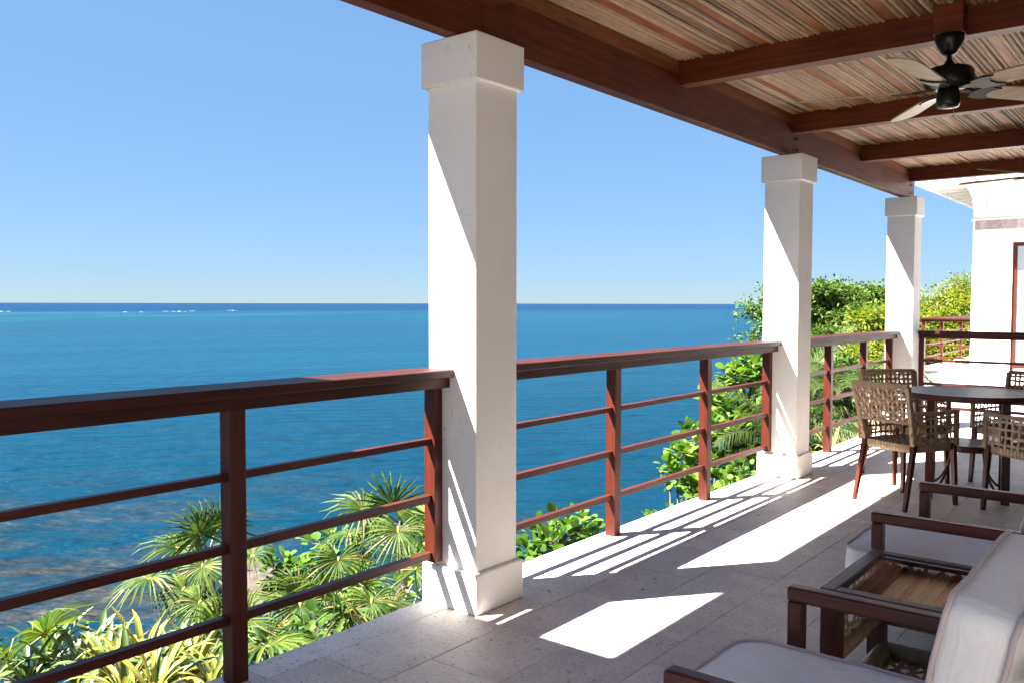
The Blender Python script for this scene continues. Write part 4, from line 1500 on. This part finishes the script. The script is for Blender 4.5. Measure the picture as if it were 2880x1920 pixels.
def tree(label, name, base, top_parts, leafmat, leaf, nl, seed, cat='tree', trunk_r=0.16, group=None):
    """tree with a trunk, limbs reaching to pads (centre, rx, rz) and leaf-sized faces spread in the pads"""
    rn = random.Random(seed)
    t = thing(name, label, cat, base, group=group)
    B0 = Vector(base)
    tr = MB()
    cm = sum((Vector(c) for c, _, _ in top_parts), Vector()) / len(top_parts)
    fork = B0.lerp(cm, 0.55) + Vector((rn.uniform(-.3, .3), rn.uniform(-.3, .3), 0))
    tr.tube([B0 - B0, B0.lerp(fork, .5) + Vector((.1, -.1, 0)) - B0, fork - B0], [trunk_r, trunk_r * .8, trunk_r * .62], 9)
    cr = MB()
    tot = sum(rx * rx * rz for _, rx, rz in top_parts)
    for c, rx, rz in top_parts:
        c = Vector(c)
        a = fork.lerp(c, 0.5) + Vector((rn.uniform(-.25, .25), rn.uniform(-.25, .25), rn.uniform(-.1, .25)))
        tr.tube([fork - B0, a - B0, c - B0], [trunk_r * .5, trunk_r * .33, trunk_r * .15], 7)
        tw_ = []
        for q in range(9):
            d = Vector((rn.gauss(0, 1), rn.gauss(0, 1), rn.gauss(0, .35))).normalized()
            e = c + Vector((d.x * rx, d.y * rx, abs(d.z) * rz)) * rn.uniform(.5, .95)
            tr.tube([c - B0, c.lerp(e, .5) + Vector((0, 0, rn.uniform(-.05, .08))) - B0, e - B0], [trunk_r * .12, trunk_r * .08, .006], 5)
            tw_.append(e)
        n_ = int(nl * rx * rx * rz / tot)
        # leaves gather in tufts on the twig ends
        tuft = []
        for q in range(max(6, int(26 * rx))):
            d = Vector((rn.gauss(0, 1), rn.gauss(0, 1), rn.gauss(0, 1))).normalized()
            k_ = rn.uniform(.55, 1.0)
            tuft.append(c + Vector((d.x * rx * k_, d.y * rx * k_, d.z * rz * k_)))
        tuft += tw_
        for q in range(n_):
            cc = rn.choice(tuft)
            o = Vector((rn.gauss(0, 1), rn.gauss(0, 1), rn.gauss(0, .8))) * leaf * 1.05
            p = cc + o - B0
            d = (o.normalized() + Vector((0, 0, rn.uniform(-.5, .3)))).normalized()
            n = Vector((rn.gauss(0, .6), rn.gauss(0, .6), 1)).normalized()
            s = d.cross(n)
            if s.length < .01:
                continue
            s.normalize()
            L = leaf * rn.uniform(.6, 1.15)
            w_ = L * .27
            b = len(cr.v)
            dn = n * (-0.08 * L)
            cr.v += [tuple(p), tuple(p + d * L * .5 + s * w_ + dn * -.5), tuple(p + d * L + dn), tuple(p + d * L * .5 - s * w_ + dn * -.5)]
            cr.f += [(b, b + 1, b + 2, b + 3)]
    tr.build('trunk', M['bark'], t, smooth=True)
    cr.build('crown', leafmat, t)
    return t


# sea almond behind the middle pillar: layered pads
pads = []
for u, v, d, rx, rz in ((2330, 850, 22, 0.85, .30), (2440, 838, 22.6, 0.6, .25), (2285, 815, 21.5, .42, .2), (2360, 815, 22, .35, .14), (2475, 822, 22.5, .3, .13), (2390, 900, 21.5, 0.95, .4), (2240, 880, 21.5, .8, .3), (2310, 950, 21, .8, .35), (2130, 872, 20.5, .42, .10), (2165, 825, 20.8, .22, .14), (2175, 915, 20.2, .38, .14), (2120, 965, 20.0, .42, .10), (2190, 965, 20, .45, .22), (2480, 880, 22.5, .7, .35), (2400, 985, 21, .8, .3), (2230, 1010, 20, .7, .3)):
    pads.append((P(u, v, d), rx, rz))
bx = P(2330, 1000, 22)
tree('spreading dark green almond tree showing on both sides of the middle pillar', 'almond_tree', (bx.x, bx.y, ground_z(bx.x, bx.y)), pads, M['lf_almond'], 0.112, 46000, 11)
pads = []
for u, v, d, rx, rz in ((2620, 868, 29, 1.1, .55), (2710, 830, 29.5, 0.9, .5), (2740, 870, 29, 1.3, .8), (2600, 930, 28, 1.4, .8), (2680, 950, 28, 1.4, .8), (2730, 965, 28, 1.2, .8), (2650, 1010, 27.5, 1.4, .7), (2712, 795, 29.5, .35, .35), (2580, 1000, 28, 1.2, .7)):
    pads.append((P(u, v, d), rx, rz))
bx = P(2650, 1000, 30)
tree('bright yellow green tree behind the far railing beside the white house', 'leafy_tree', (bx.x, bx.y, ground_z(bx.x, bx.y)), pads, M['lf_yellow'], 0.125, 36000, 12)
pads = [(P(u, v, d), rx, rz) for u, v, d, rx, rz in ((2455, 905, 18, .42, .34), (2490, 960, 18, .45, .4), (2440, 985, 17.5, .4, .3), (2500, 890, 18, .3, .25), (2480, 1060, 17, .5, .4))]
bx = P(2480, 1100, 18)
tree('small yellow green bushy tree left of the farthest pillar', 'bushy_tree', (bx.x, bx.y, ground_z(bx.x, bx.y)), pads, M['lf_yellow'], 0.10, 9000, 13, trunk_r=.08)
# dark green bushy mass lower, behind the pinnate palm
pads = [(P(u, v, d), rx, rz) for u, v, d, rx, rz in ((2330, 1040, 16, .7, .5), (2420, 1120, 15, .7, .5), (2280, 1130, 15, .7, .5), (2480, 1160, 14.5, .6, .5), (2340, 1200, 14, .7, .5), (2200, 1190, 14, .7, .5))]
bx = P(2360, 1200, 16)
tree('dense dark green bush behind the feathery palm and railing', 'dense_bush', (bx.x, bx.y, ground_z(bx.x, bx.y)), pads, M['lf_almond'], 0.11, 7000, 14, trunk_r=.08, cat='bush')


# pinnate palm
def frond_pinnate(base, tip_dir, L, droop, seed, nl=46, leaf=0.42, wd=0.020):
    rn = random.Random(seed)
    mb = MB()
    d = Vector(tip_dir).normalized()
    pts = []
    p = Vector(base)
    v = d.copy()
    n = 16
    for i_ in range(n + 1):
        pts.append(p.copy())
        v = (v + Vector((0, 0, -droop * (0.35 + 1.3 * i_ / n) / n * 2))).normalized()
        p = p + v * (L / n)
    mb.tube(pts, [0.014 * (1 - .8 * i_ / n) + .002 for i_ in range(n + 1)], 5)
    for i_ in range(nl):
        q = 0.16 + 0.84 * (i_ + .5) / nl
        f = q * n
        k_ = min(int(f), n - 1)
        c = pts[k_].lerp(pts[k_ + 1], f - k_)
        t_ = (pts[k_ + 1] - pts[k_]).normalized()
        s = t_.cross(Vector((0, 0, 1)))
        if s.length < .05:
            s = t_.cross(d + Vector((.3, .1, 0)))
        s.normalize()
        u = s.cross(t_)
        ll = leaf * math.sin(math.pi * (0.12 + 0.80 * q)) ** .7 * rn.uniform(.85, 1.1)
        for sd in (-1, 1):
            a = (s * sd * .8 + t_ * .62 + u * rn.uniform(.0, .25)).normalized()
            b1 = c + a * ll * .5
            b2 = c + a * ll + Vector((0, 0, -ll * rn.uniform(.3, .6)))
            w_ = t_ * wd * .5
            o = len(mb.v)
            mb.v += [tuple(c - w_ * .6), tuple(c + w_ * .6), tuple(b1 + w_), tuple(b1 - w_), tuple(b2)]
            mb.f += [(o, o + 1, o + 2, o + 3), (o + 3, o + 2, o + 4)]
    return mb


def palm_pinnate(label, crown, fr, seed, group=None):
    rn = random.Random(seed)
    crown = Vector(crown)
    b = Vector((crown.x - 0.2, crown.y + 0.1, ground_z(crown.x, crown.y)))
    t = thing('feather_palm', label, 'palm', b, group=group)
    tr = MB()
    tr.tube([(0, 0, 0), (crown - b) * .5 + Vector((.08, 0, 0)), crown - b], [.09, .075, .06], 9)
    tr.build('trunk', M['bark'], t, smooth=True)
    for i_, (az, el, L, dr_) in enumerate(fr):
        view = Vector((crown.x - CAM.x, crown.y - CAM.y, 0)).normalized()
        right = Vector((view.y, -view.x, 0))
        dd = (right * math.cos(R(az)) + view * math.sin(R(az))) * math.cos(R(el)) + Vector((0, 0, math.sin(R(el))))
        shifted(frond_pinnate(crown + dd * .05, dd, L, dr_, seed * 50 + i_), t).build('frond', M['lf_palm'], t)


palm_pinnate('feathery palm with long drooping fronds behind the middle pillar', P(2225, 1145, 12.7),
             [(180, 40, 1.3, .85), (205, 48, 1.3, .8), (160, 20, 1.2, .7), (0, 40, 1.3, .85), (18, 48, 1.4, .75), (-20, 38, 1.3, .8), (345, 15, 1.2, .6), (120, 55, 1.3, .7), (250, 48, 1.1, .8), (290, 50, 1.2, .8), (30, 15, 1.3, .6), (195, 5, 1.1, .6), (25, 62, 1.45, .35), (320, -5, 1.1, .5), (230, 15, 1.1, .6)], 3)
palm_pinnate('lower feathery palm whose fronds hang beside the base of the middle pillar', P(2205, 1265, 11.4),
             [(180, 40, 1.1, .7), (150, 30, 1.2, .6), (215, 35, 1.1, .7), (240, 55, 1.0, .7), (0, 40, 1.2, .6), (20, 20, 1.3, .6), (330, 40, 1.1, .6), (100, 60, 1.1, .5), (195, 10, 1.0, .6), (170, 60, 1.2, .6)], 4)
palm_pinnate('feathery palm with fronds between the farthest posts, right of the middle pillar', P(2385, 1105, 12.8),
             [(180, 45, 1.2, .85), (150, 50, 1.1, .7), (210, 35, 1.1, .8), (0, 42, 1.2, .8), (30, 50, 1.1, .7), (330, 35, 1.1, .8), (270, 42, 1.1, .8), (240, 50, 1.1, .8), (300, 22, 1.0, .7), (195, 8, 1.0, .6), (15, 15, 1.1, .6)], 5)


# thatch palms: fans
def fan_leaf(hub, main, nrm, Rad, seed, spread=150, nseg=26, droop=.25, wd=.030):
    rn = random.Random(seed)
    mb = MB()
    m = Vector(main).normalized()
    n = Vector(nrm).normalized()
    n = (n - m * n.dot(m)).normalized()
    s = m.cross(n)
    hub = Vector(hub)
    for i_ in range(nseg):
        a = R(-spread + 2 * spread * (i_ + rn.uniform(.2, .8)) / nseg)
        d = m * math.cos(a) + s * math.sin(a)
        L = Rad * (0.78 + .22 * math.cos(a * .6)) * rn.uniform(.88, 1.06)
        side = d.cross(n).normalized()
        pts = []
        for q, w_ in ((0.03, .25), (.3, .85), (.55, 1), (.8, .55), (1.0, .03)):
            p = hub + d * L * q + n * (0.10 * L * math.sin(math.pi * q)) + Vector((0, 0, -droop * L * q ** 2.6 * rn.uniform(.7, 1.3)))
            pts.append((p, w_ * wd * .5 * (Rad / .5)))
        o = len(mb.v)
        for p, w_ in pts:
            mb.v += [tuple(p - side * w_ + n * w_ * .45), tuple(p), tuple(p + side * w_ + n * w_ * .45)]
        for k_ in range(len(pts) - 1):
            b = o + k_ * 3
            mb.f += [(b, b + 1, b + 4, b + 3), (b + 1, b + 2, b + 5, b + 4)]
    return mb


def thatch_palm(label, crown, fans, seed, extra=5, group='thatch palms below the railing'):
    """fans: (u, v, depth, image direction (right, up, toward camera), radius)"""
    rn = random.Random(seed)
    crown = Vector(crown)
    b = Vector((crown.x - .05, crown.y, ground_z(crown.x, crown.y) - .05))
    t = thing('thatch_palm', label, 'palm', b, group=group)
    MB().tube([(0, 0, 0), (crown - b) * .5 + Vector((.04, .03, 0)), crown - b], [.075, .06, .055], 9).build('trunk', M['bark'], t, smooth=True)
    lst = []
    tc = lambda p: (CAM - p).normalized()
    for (u, v, d, (a, c, e), rad) in fans:
        hub = P(u, v, d)
        main = _rt * a + _up * c - _fw * e
        nrm = tc(hub) * .6 + Vector((0, 0, .8)) + Vector((rn.uniform(-.2, .2), rn.uniform(-.2, .2), 0))
        lst.append((hub, main, nrm, rad))
    for q in range(extra):
        a = rn.uniform(0, 2 * math.pi)
        el = rn.uniform(-.3, .9)
        d = Vector((math.cos(a) * math.cos(el), math.sin(a) * math.cos(el), math.sin(el)))
        hub = crown + d * rn.uniform(.35, .55)
        lst.append((hub, d, Vector((0, 0, 1)) + d * .2, rn.uniform(.36, .46)))
    for i_, (hub, main, nrm, rad) in enumerate(lst):
        f = shifted(fan_leaf(hub, main, nrm, rad, seed * 40 + i_), t).build('frond', M['lf_fan'], t)
        mid = crown.lerp(hub, .5) + Vector((0, 0, .06))
        shifted(MB().tube([crown, mid, hub], [.009, .008, .007], 6), t).build('petiole', M['petiole'], f, smooth=True)
        shifted(MB().tube([hub - Vector(main).normalized() * .02, hub + Vector(main).normalized() * .035], [.014, .006], 7), t).build('hub', M['hub'], f, smooth=True)
    return t


thatch_palm('tall fan palm whose top fan stands beside the big white pillar', P(1130, 1475, 8.0),
            [(1105, 1420, 7.9, (.05, 1, .15), .46), (1020, 1432, 7.9, (-1, .25, .1), .40), (1120, 1492, 7.7, (.05, -.8, .5), .40), (1200, 1450, 8.2, (.9, .3, .1), .42), (1195, 1530, 7.9, (.8, -.6, .3), .38), (1060, 1500, 8.2, (-.6, -.5, .2), .36)], 21, 2)
thatch_palm('fan palm at left with glossy fans behind the dark railing post', P(585, 1560, 8.0),
            [(560, 1500, 7.9, (-.5, .8, .2), .42), (500, 1540, 8.0, (-1, .3, .2), .40), (570, 1590, 7.7, (-.2, -.9, .4), .40), (517, 1655, 7.6, (-.7, -.7, .4), .34), (563, 1692, 7.5, (-.6, -.8, .5), .32), (712, 1562, 7.8, (.9, .2, .3), .24), (620, 1480, 8.3, (.3, .95, .1), .42), (590, 1700, 7.6, (.3, -.9, .4), .34)], 22, 2)
thatch_palm('low fan palm with a starry open fan between the two railing posts', P(930, 1690, 7.3),
            [(952, 1572, 7.2, (.1, -.9, .6), .36), (832, 1662, 7.0, (-.8, .6, .2), .34), (845, 1700, 6.7, (.3, -.9, .4), .38), (900, 1640, 7.4, (-.2, .9, .2), .3), (1000, 1620, 7.5, (.9, .3, .2), .32)], 23, 2)
thatch_palm('small fan palm hugging the terrace edge beside the big pillar', P(1040, 1740, 6.2),
            [(1045, 1690, 6.1, (.05, -.85, .6), .30), (985, 1720, 6.0, (-.8, -.5, .4), .32), (1100, 1700, 6.2, (.8, -.3, .4), .28), (1010, 1640, 6.4, (-.3, .9, .1), .26), (1170, 1600, 6.6, (.3, .9, .1), .28)], 24, 1)
thatch_palm('small fan palm in the bottom left corner of the picture', P(40, 1905, 5.0),
            [(24, 1874, 4.9, (.2, .8, .5), .24), (90, 1900, 4.9, (.9, .2, .4), .22), (-40, 1850, 5.0, (-.6, .7, .3), .24)], 25, 1)
thatch_palm('dark fan palm low behind the yellow striped leaves', P(640, 1800, 5.6),
            [(610, 1760, 5.5, (-.5, .7, .3), .30), (660, 1790, 5.4, (.6, .3, .5), .30), (560, 1800, 5.4, (-.8, .1, .4), .28), (760, 1800, 5.7, (.7, -.3, .4), .32), (700, 1740, 5.8, (.4, .8, .2), .32), (590, 1850, 5.0, (-.3, -.8, .4), .26)], 26, 1)

# sea grape shrubs
shrub('big leaved green shrub rising over the floor edge right of the big pillar', 'shrub', (-1.75, 5.15, ground_z(-1.75, 5.15)),
      [(P(1530, 1535, 6.5), .22), (P(1580, 1510, 6.6), .24), (P(1625, 1500, 6.7), .20), (P(1500, 1570, 6.4), .16), (P(1660, 1530, 6.7), .15), (P(1560, 1580, 6.4), .25)], 230, .085, 'sea grape shrubs', extra=250, seed=31)
shrub('pair of small leafy sprigs peeping over the sunlit floor edge', 'shrub', (-2.35, 7.8, ground_z(-2.3, 7.8)),
      [(P(1845, 1462, 9.0), .17), (P(1800, 1480, 8.9), .11), (P(1900, 1440, 9.2), .14), (P(1770, 1500, 8.8), .08)], 70, .075, 'sea grape shrubs', seed=32)
shrub('tall sea grape with round leaves left of the middle pillar', 'shrub', (-3.0, 10.4, ground_z(-3.0, 10.4)),
      [(P(2075, 1055, 12.4), .26), (P(2120, 1040, 12.5), .22), (P(2030, 1080, 12.3), .24), (P(2015, 1130, 12.2), .22), (P(2130, 1085, 12.4), .2), (P(2000, 1210, 11.5), .2), (P(1950, 1235, 11.2), .24), (P(1925, 1275, 11), .2), (P(1985, 1290, 11), .22), (P(2050, 1220, 11.6), .24), (P(2085, 1250, 11.6), .2), (P(2020, 1350, 10.8), .22), (P(1960, 1340, 10.8), .2), (P(2110, 1160, 12), .25), (P(2060, 1170, 12), .26), (P(2120, 1010, 12.6), .2), (P(2080, 1310, 11.2), .25), (P(2120, 1240, 11.5), .25)], 285, .13, 'sea grape shrubs', extra=900, seed=33)
shrub('sparse sea grape twigs hanging out over the water near second post', 'shrub', (-2.75, 9.3, ground_z(-2.75, 9.3)),
      [(P(1885, 1310, 10.4), .12), (P(1905, 1340, 10.3), .14), (P(1935, 1360, 10.3), .14), (P(1960, 1395, 10.1), .15), (P(2000, 1400, 10.1), .18), (P(2060, 1380, 10.3), .2), (P(2090, 1330, 10.5), .18), (P(2040, 1420, 10.0), .2), (P(2110, 1400, 10.2), .22)], 200, .10, 'sea grape shrubs', extra=350, seed=34)
shrub('bright round leaved shrub behind the starry palm fan', 'shrub', (P(920, 1640, 8.6).x, P(920, 1640, 8.6).y, -2.3),
      [(P(910, 1540, 8.6), .22), (P(880, 1590, 8.5), .18), (P(940, 1510, 8.7), .14), (P(960, 1600, 8.5), .2), (P(1000, 1560, 8.7), .16)], 150, .095, 'sea grape shrubs', seed=35)
shrub('small round leaved shrub right of the dark near post', 'shrub', (P(790, 1660, 8.8).x, P(790, 1660, 8.8).y, -2.6),
      [(P(790, 1585, 8.8), .16), (P(810, 1620, 8.7), .17), (P(760, 1620, 8.8), .11)], 85, .10, 'sea grape shrubs', seed=36)
shrub('low leafy shrub along the floor edge left of the big pillar', 'shrub', (P(980, 1760, 6.8).x, P(980, 1760, 6.8).y, -1.5),
      [(P(960, 1740, 6.7), .2), (P(900, 1770, 6.5), .2), (P(1010, 1700, 7.0), .16), (P(820, 1800, 6.3), .22), (P(1130, 1650, 7.2), .16), (P(760, 1830, 6.0), .2)], 200, .075, 'sea grape shrubs', seed=37)


# strap leaved clumps
def strap(L, wd, bend, seed, name, mat):
    rn = random.Random(seed)
    mb = MB()
    mb.a = []
    n = 9
    p = Vector((0, 0, 0))
    a = R(82)
    twist = rn.uniform(-.3, .3)
    rows = []
    for i_ in range(n + 1):
        q = i_ / n
        w_ = wd * (0.7 + .5 * math.sin(math.pi * min(1, q * 1.15) * .8)) * (1 if q < .82 else max(.05, (1 - q) / .18))
        rows.append((p.copy(), a, w_))
        a -= bend * (0.3 + 1.6 * q) / n
        p = p + Vector((0, math.cos(a), math.sin(a))) * (L / n)
    for p, a, w_ in rows:
        up_ = Vector((0, -math.sin(a), math.cos(a)))
        for x_, lift, ac in ((-.5, .16, 0.0), (-.25, .05, .25), (0, 0, .5), (.25, .05, .75), (.5, .16, 1.0)):
            mb.v.append(tuple(p + Vector((x_ * w_, 0, 0)) + up_ * lift * w_))
            mb.a.append(ac)
    for i_ in range(n):
        for k_ in range(4):
            b = i_ * 5 + k_
            mb.f.append((b, b + 1, b + 6, b + 5))
    return mb.mesh(name, mat, True)


vs_ = [strap(.46, .031, b, i_, 'leaf', M['varieg']) for i_, b in enumerate((.5, .9, 1.4, 1.9, 2.6))]
ls_ = [strap(.42, .034, b, i_ + 9, 'leaf', M['lily']) for i_, b in enumerate((.6, 1.1, 1.7, 2.3))]


def rosette(label, name, loc, leaves, n, sc, seed, cat, group):
    rn = random.Random(seed)
    t = thing(name, label, cat, loc, group=group)
    MB().tube([(0, 0, -.25), (0, 0, .03)], [.035, .03], 8).build('stem', M['petiole'], t, smooth=True)
    for i_ in range(n):
        k_ = i_ / n
        if leaves is vs_ and rn.random() < .28:
            o = inst('leaf', rn.choice(ls_), t, (0, 0, .03), (-rn.uniform(.0, .6), rn.uniform(-.15, .15), rn.uniform(0, 6.3)), sc * rn.uniform(.9, 1.3))
            continue
        az = i_ * 2.39996 + rn.uniform(-.3, .3)
        li = min(len(leaves) - 1, int(k_ * len(leaves) + rn.uniform(0, .9)))
        o = inst('leaf', leaves[li], t, (0.012 * math.cos(az), .012 * math.sin(az), .05 * (1 - k_)), (-rn.uniform(.0, .35) - .25 * k_, rn.uniform(-.15, .15), az), sc * rn.uniform(.8, 1.15))
    return t


gy = 'yellow striped strap leaf plants'
for i_, (u, v, d, n, sc, lab) in enumerate((
        (300, 1905, 4.5, 34, .70, 'yellow striped strap leaf plant farthest left of its row'),
        (395, 1880, 4.6, 38, .82, 'tallest yellow striped strap leaf plant, its pale tip reaching the lowest bar'),
        (470, 1905, 4.3, 36, .74, 'yellow striped strap leaf plant in the middle of its row'),
        (545, 1890, 4.4, 34, .72, 'yellow striped strap leaf plant just left of the near post'),
        (350, 1960, 4.0, 24, .72, 'front yellow striped strap leaf plant at the bottom edge'),
        (600, 1930, 4.0, 18, .62, 'small yellow striped strap leaf plant behind the foot of near post'),
        (430, 1965, 3.9, 22, .72, 'yellow striped strap leaf plant under the bottom bar, near the floor edge'))):
    p = P(u, v + 40, d)
    rosette(lab, 'striped_plant', p, vs_, n, sc, 50 + i_, 'plant', gy)
for i_, (u, v, d, n, sc, lab) in enumerate((
        (2395, 1290, 10.6, 22, 1.0, 'sunlit yellow strap leaf plant beyond the railing, left of wicker chair'),
        (2330, 1300, 10.2, 20, .9, 'sunlit yellow strap leaf plant seen just right of the middle pillar'),
        (2450, 1270, 11.2, 20, 1.0, 'sunlit yellow strap leaf plant partly behind the wicker chair'),
        (2280, 1330, 9.9, 16, .7, 'low yellow green strap leaf plant at the foot of the middle pillar'))):
    p = P(u, v, d)
    rosette(lab, 'striped_plant', p, vs_, n, sc, 70 + i_, 'plant', gy)
gl = 'green strap leaf lilies'
for i_, (u, v, d, n, sc, lab) in enumerate((
        (135, 1895, 5.0, 22, 1.0, 'green strap leaf lily standing left, tips against the water'),
        (215, 1905, 4.8, 18, .85, 'green strap leaf lily right of the taller lily'),
        (75, 1930, 4.8, 16, .8, 'low green strap leaf lily beside the corner fan palm'),
        (270, 1850, 5.4, 14, .8, 'green lily with arching leaves beside the grey driftwood log'))):
    p = P(u, v + 20, d)
    rosette(lab, 'strap_leaf_lily', p, ls_, n, sc, 90 + i_, 'plant', gl)

# undergrowth over the slope
rn = random.Random(99)
ug = MB()
cl = []
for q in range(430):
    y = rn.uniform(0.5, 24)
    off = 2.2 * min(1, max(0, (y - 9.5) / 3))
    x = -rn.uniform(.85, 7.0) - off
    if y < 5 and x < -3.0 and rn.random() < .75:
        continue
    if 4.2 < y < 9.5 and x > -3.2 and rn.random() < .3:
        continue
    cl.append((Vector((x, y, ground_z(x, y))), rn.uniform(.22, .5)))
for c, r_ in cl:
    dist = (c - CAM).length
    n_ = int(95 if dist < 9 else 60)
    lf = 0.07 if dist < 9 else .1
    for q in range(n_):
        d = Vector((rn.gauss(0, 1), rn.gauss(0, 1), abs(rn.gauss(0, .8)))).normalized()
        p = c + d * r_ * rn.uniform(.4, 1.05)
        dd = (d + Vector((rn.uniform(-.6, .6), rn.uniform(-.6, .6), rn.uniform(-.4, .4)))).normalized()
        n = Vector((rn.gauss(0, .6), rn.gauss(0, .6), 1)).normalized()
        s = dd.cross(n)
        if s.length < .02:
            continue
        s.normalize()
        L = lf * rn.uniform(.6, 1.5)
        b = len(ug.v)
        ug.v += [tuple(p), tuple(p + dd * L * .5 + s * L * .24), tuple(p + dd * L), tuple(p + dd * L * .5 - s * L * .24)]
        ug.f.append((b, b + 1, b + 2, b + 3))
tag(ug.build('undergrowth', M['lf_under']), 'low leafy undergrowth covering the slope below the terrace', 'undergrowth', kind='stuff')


# rocks, driftwood, dead twigs
def rock(loc, r_, seed, label):
    rn_ = random.Random(seed)
    import bmesh
    bm = bmesh.new()
    bmesh.ops.create_icosphere(bm, subdivisions=3, radius=1)
    ph = [rn_.uniform(0, 6) for _ in range(5)]
    for v in bm.verts:
        c = v.co
        k_ = 1 + .22 * math.sin(3 * c.x + ph[0]) * math.cos(2.5 * c.y + ph[1]) + .12 * math.sin(7 * c.z + ph[2] + 4 * c.x) + .06 * rn_.uniform(-1, 1)
        v.co = Vector((c.x * r_ * k_ * 1.5, c.y * r_ * k_, c.z * r_ * k_ * .42))
    me = bpy.data.meshes.new('rock')
    bm.to_mesh(me)
    bm.free()
    me.materials.append(M['rock'])
    o = bpy.data.objects.new('rock', me)
    col.objects.link(o)
    o.location = loc
    o.rotation_euler = (rn_.uniform(-.2, .2), rn_.uniform(-.2, .2), rn_.uniform(0, 3))
    tag(o, label, 'rock', 'brown rocks at the waterline')


for i_, (u, v, r_, lab) in enumerate(((745, 1600, .55, 'flat brown shore rock right of the dark post, uppermost'), (715, 1625, .6, 'flat brown shore rock against the right side of the dark post'),
                                      (790, 1640, .6, 'broad brown shore rock below the small shrub'), (735, 1660, .7, 'lowest brown shore rock beside the dark post'),
                                      (850, 1635, .45, 'small brown shore rock left of the starry palm fan'), (465, 1365, .5, 'lone rock awash in the shallows, left of the dark post'))):
    d = (1.4 - SEA - .05) / ((v - 852.5) / 2425.8)
    p = P(u, v, d)
    rock((p.x, p.y, SEA - (.02 if i_ < 5 else .17)), r_, 200 + i_, lab)
a, b = P(212, 1832, 5.9), P(300, 1788, 6.3)
mb = MB()
c = (a + b) / 2
mb.tube([a - (b - a) * .8 - c, a - c, Vector((0, 0, .02)), b - c, b + (b - a) * .3 - c], [.03, .055, .05, .055, .03], 9)
tag(mb.build('driftwood_log', M['drift'], loc=c, smooth=True), 'grey weathered log lying behind the yellow striped plants', 'log')
tw_ = MB()
rn = random.Random(5)
c = P(1090, 1650, 7.6)
for (u0, v0, d0), (u1, v1, d1) in (((990, 1580, 8), (1040, 1615, 7.8)), ((1000, 1660, 7.8), (1130, 1655, 7.6)), ((1060, 1700, 7.4), (1090, 1630, 7.5)), ((1150, 1740, 7.2), (1190, 1640, 7.4)), ((1020, 1690, 7.3), (1065, 1640, 7.5)), ((1130, 1655, 7.6), (1190, 1690, 7.4)), ((1190, 1600, 7.8), (1120, 1720, 7.3))):
    p, q = P(u0, v0, d0), P(u1, v1, d1)
    tw_.tube([p - c, (p + q) / 2 - c + Vector((0, 0, .03)), q - c], [.007, .009, .005], 6)
tag(tw_.build('dead_branch', M['twig'], loc=c, smooth=True), 'pale bare branch caught among the palms left of the big pillar', 'branch')
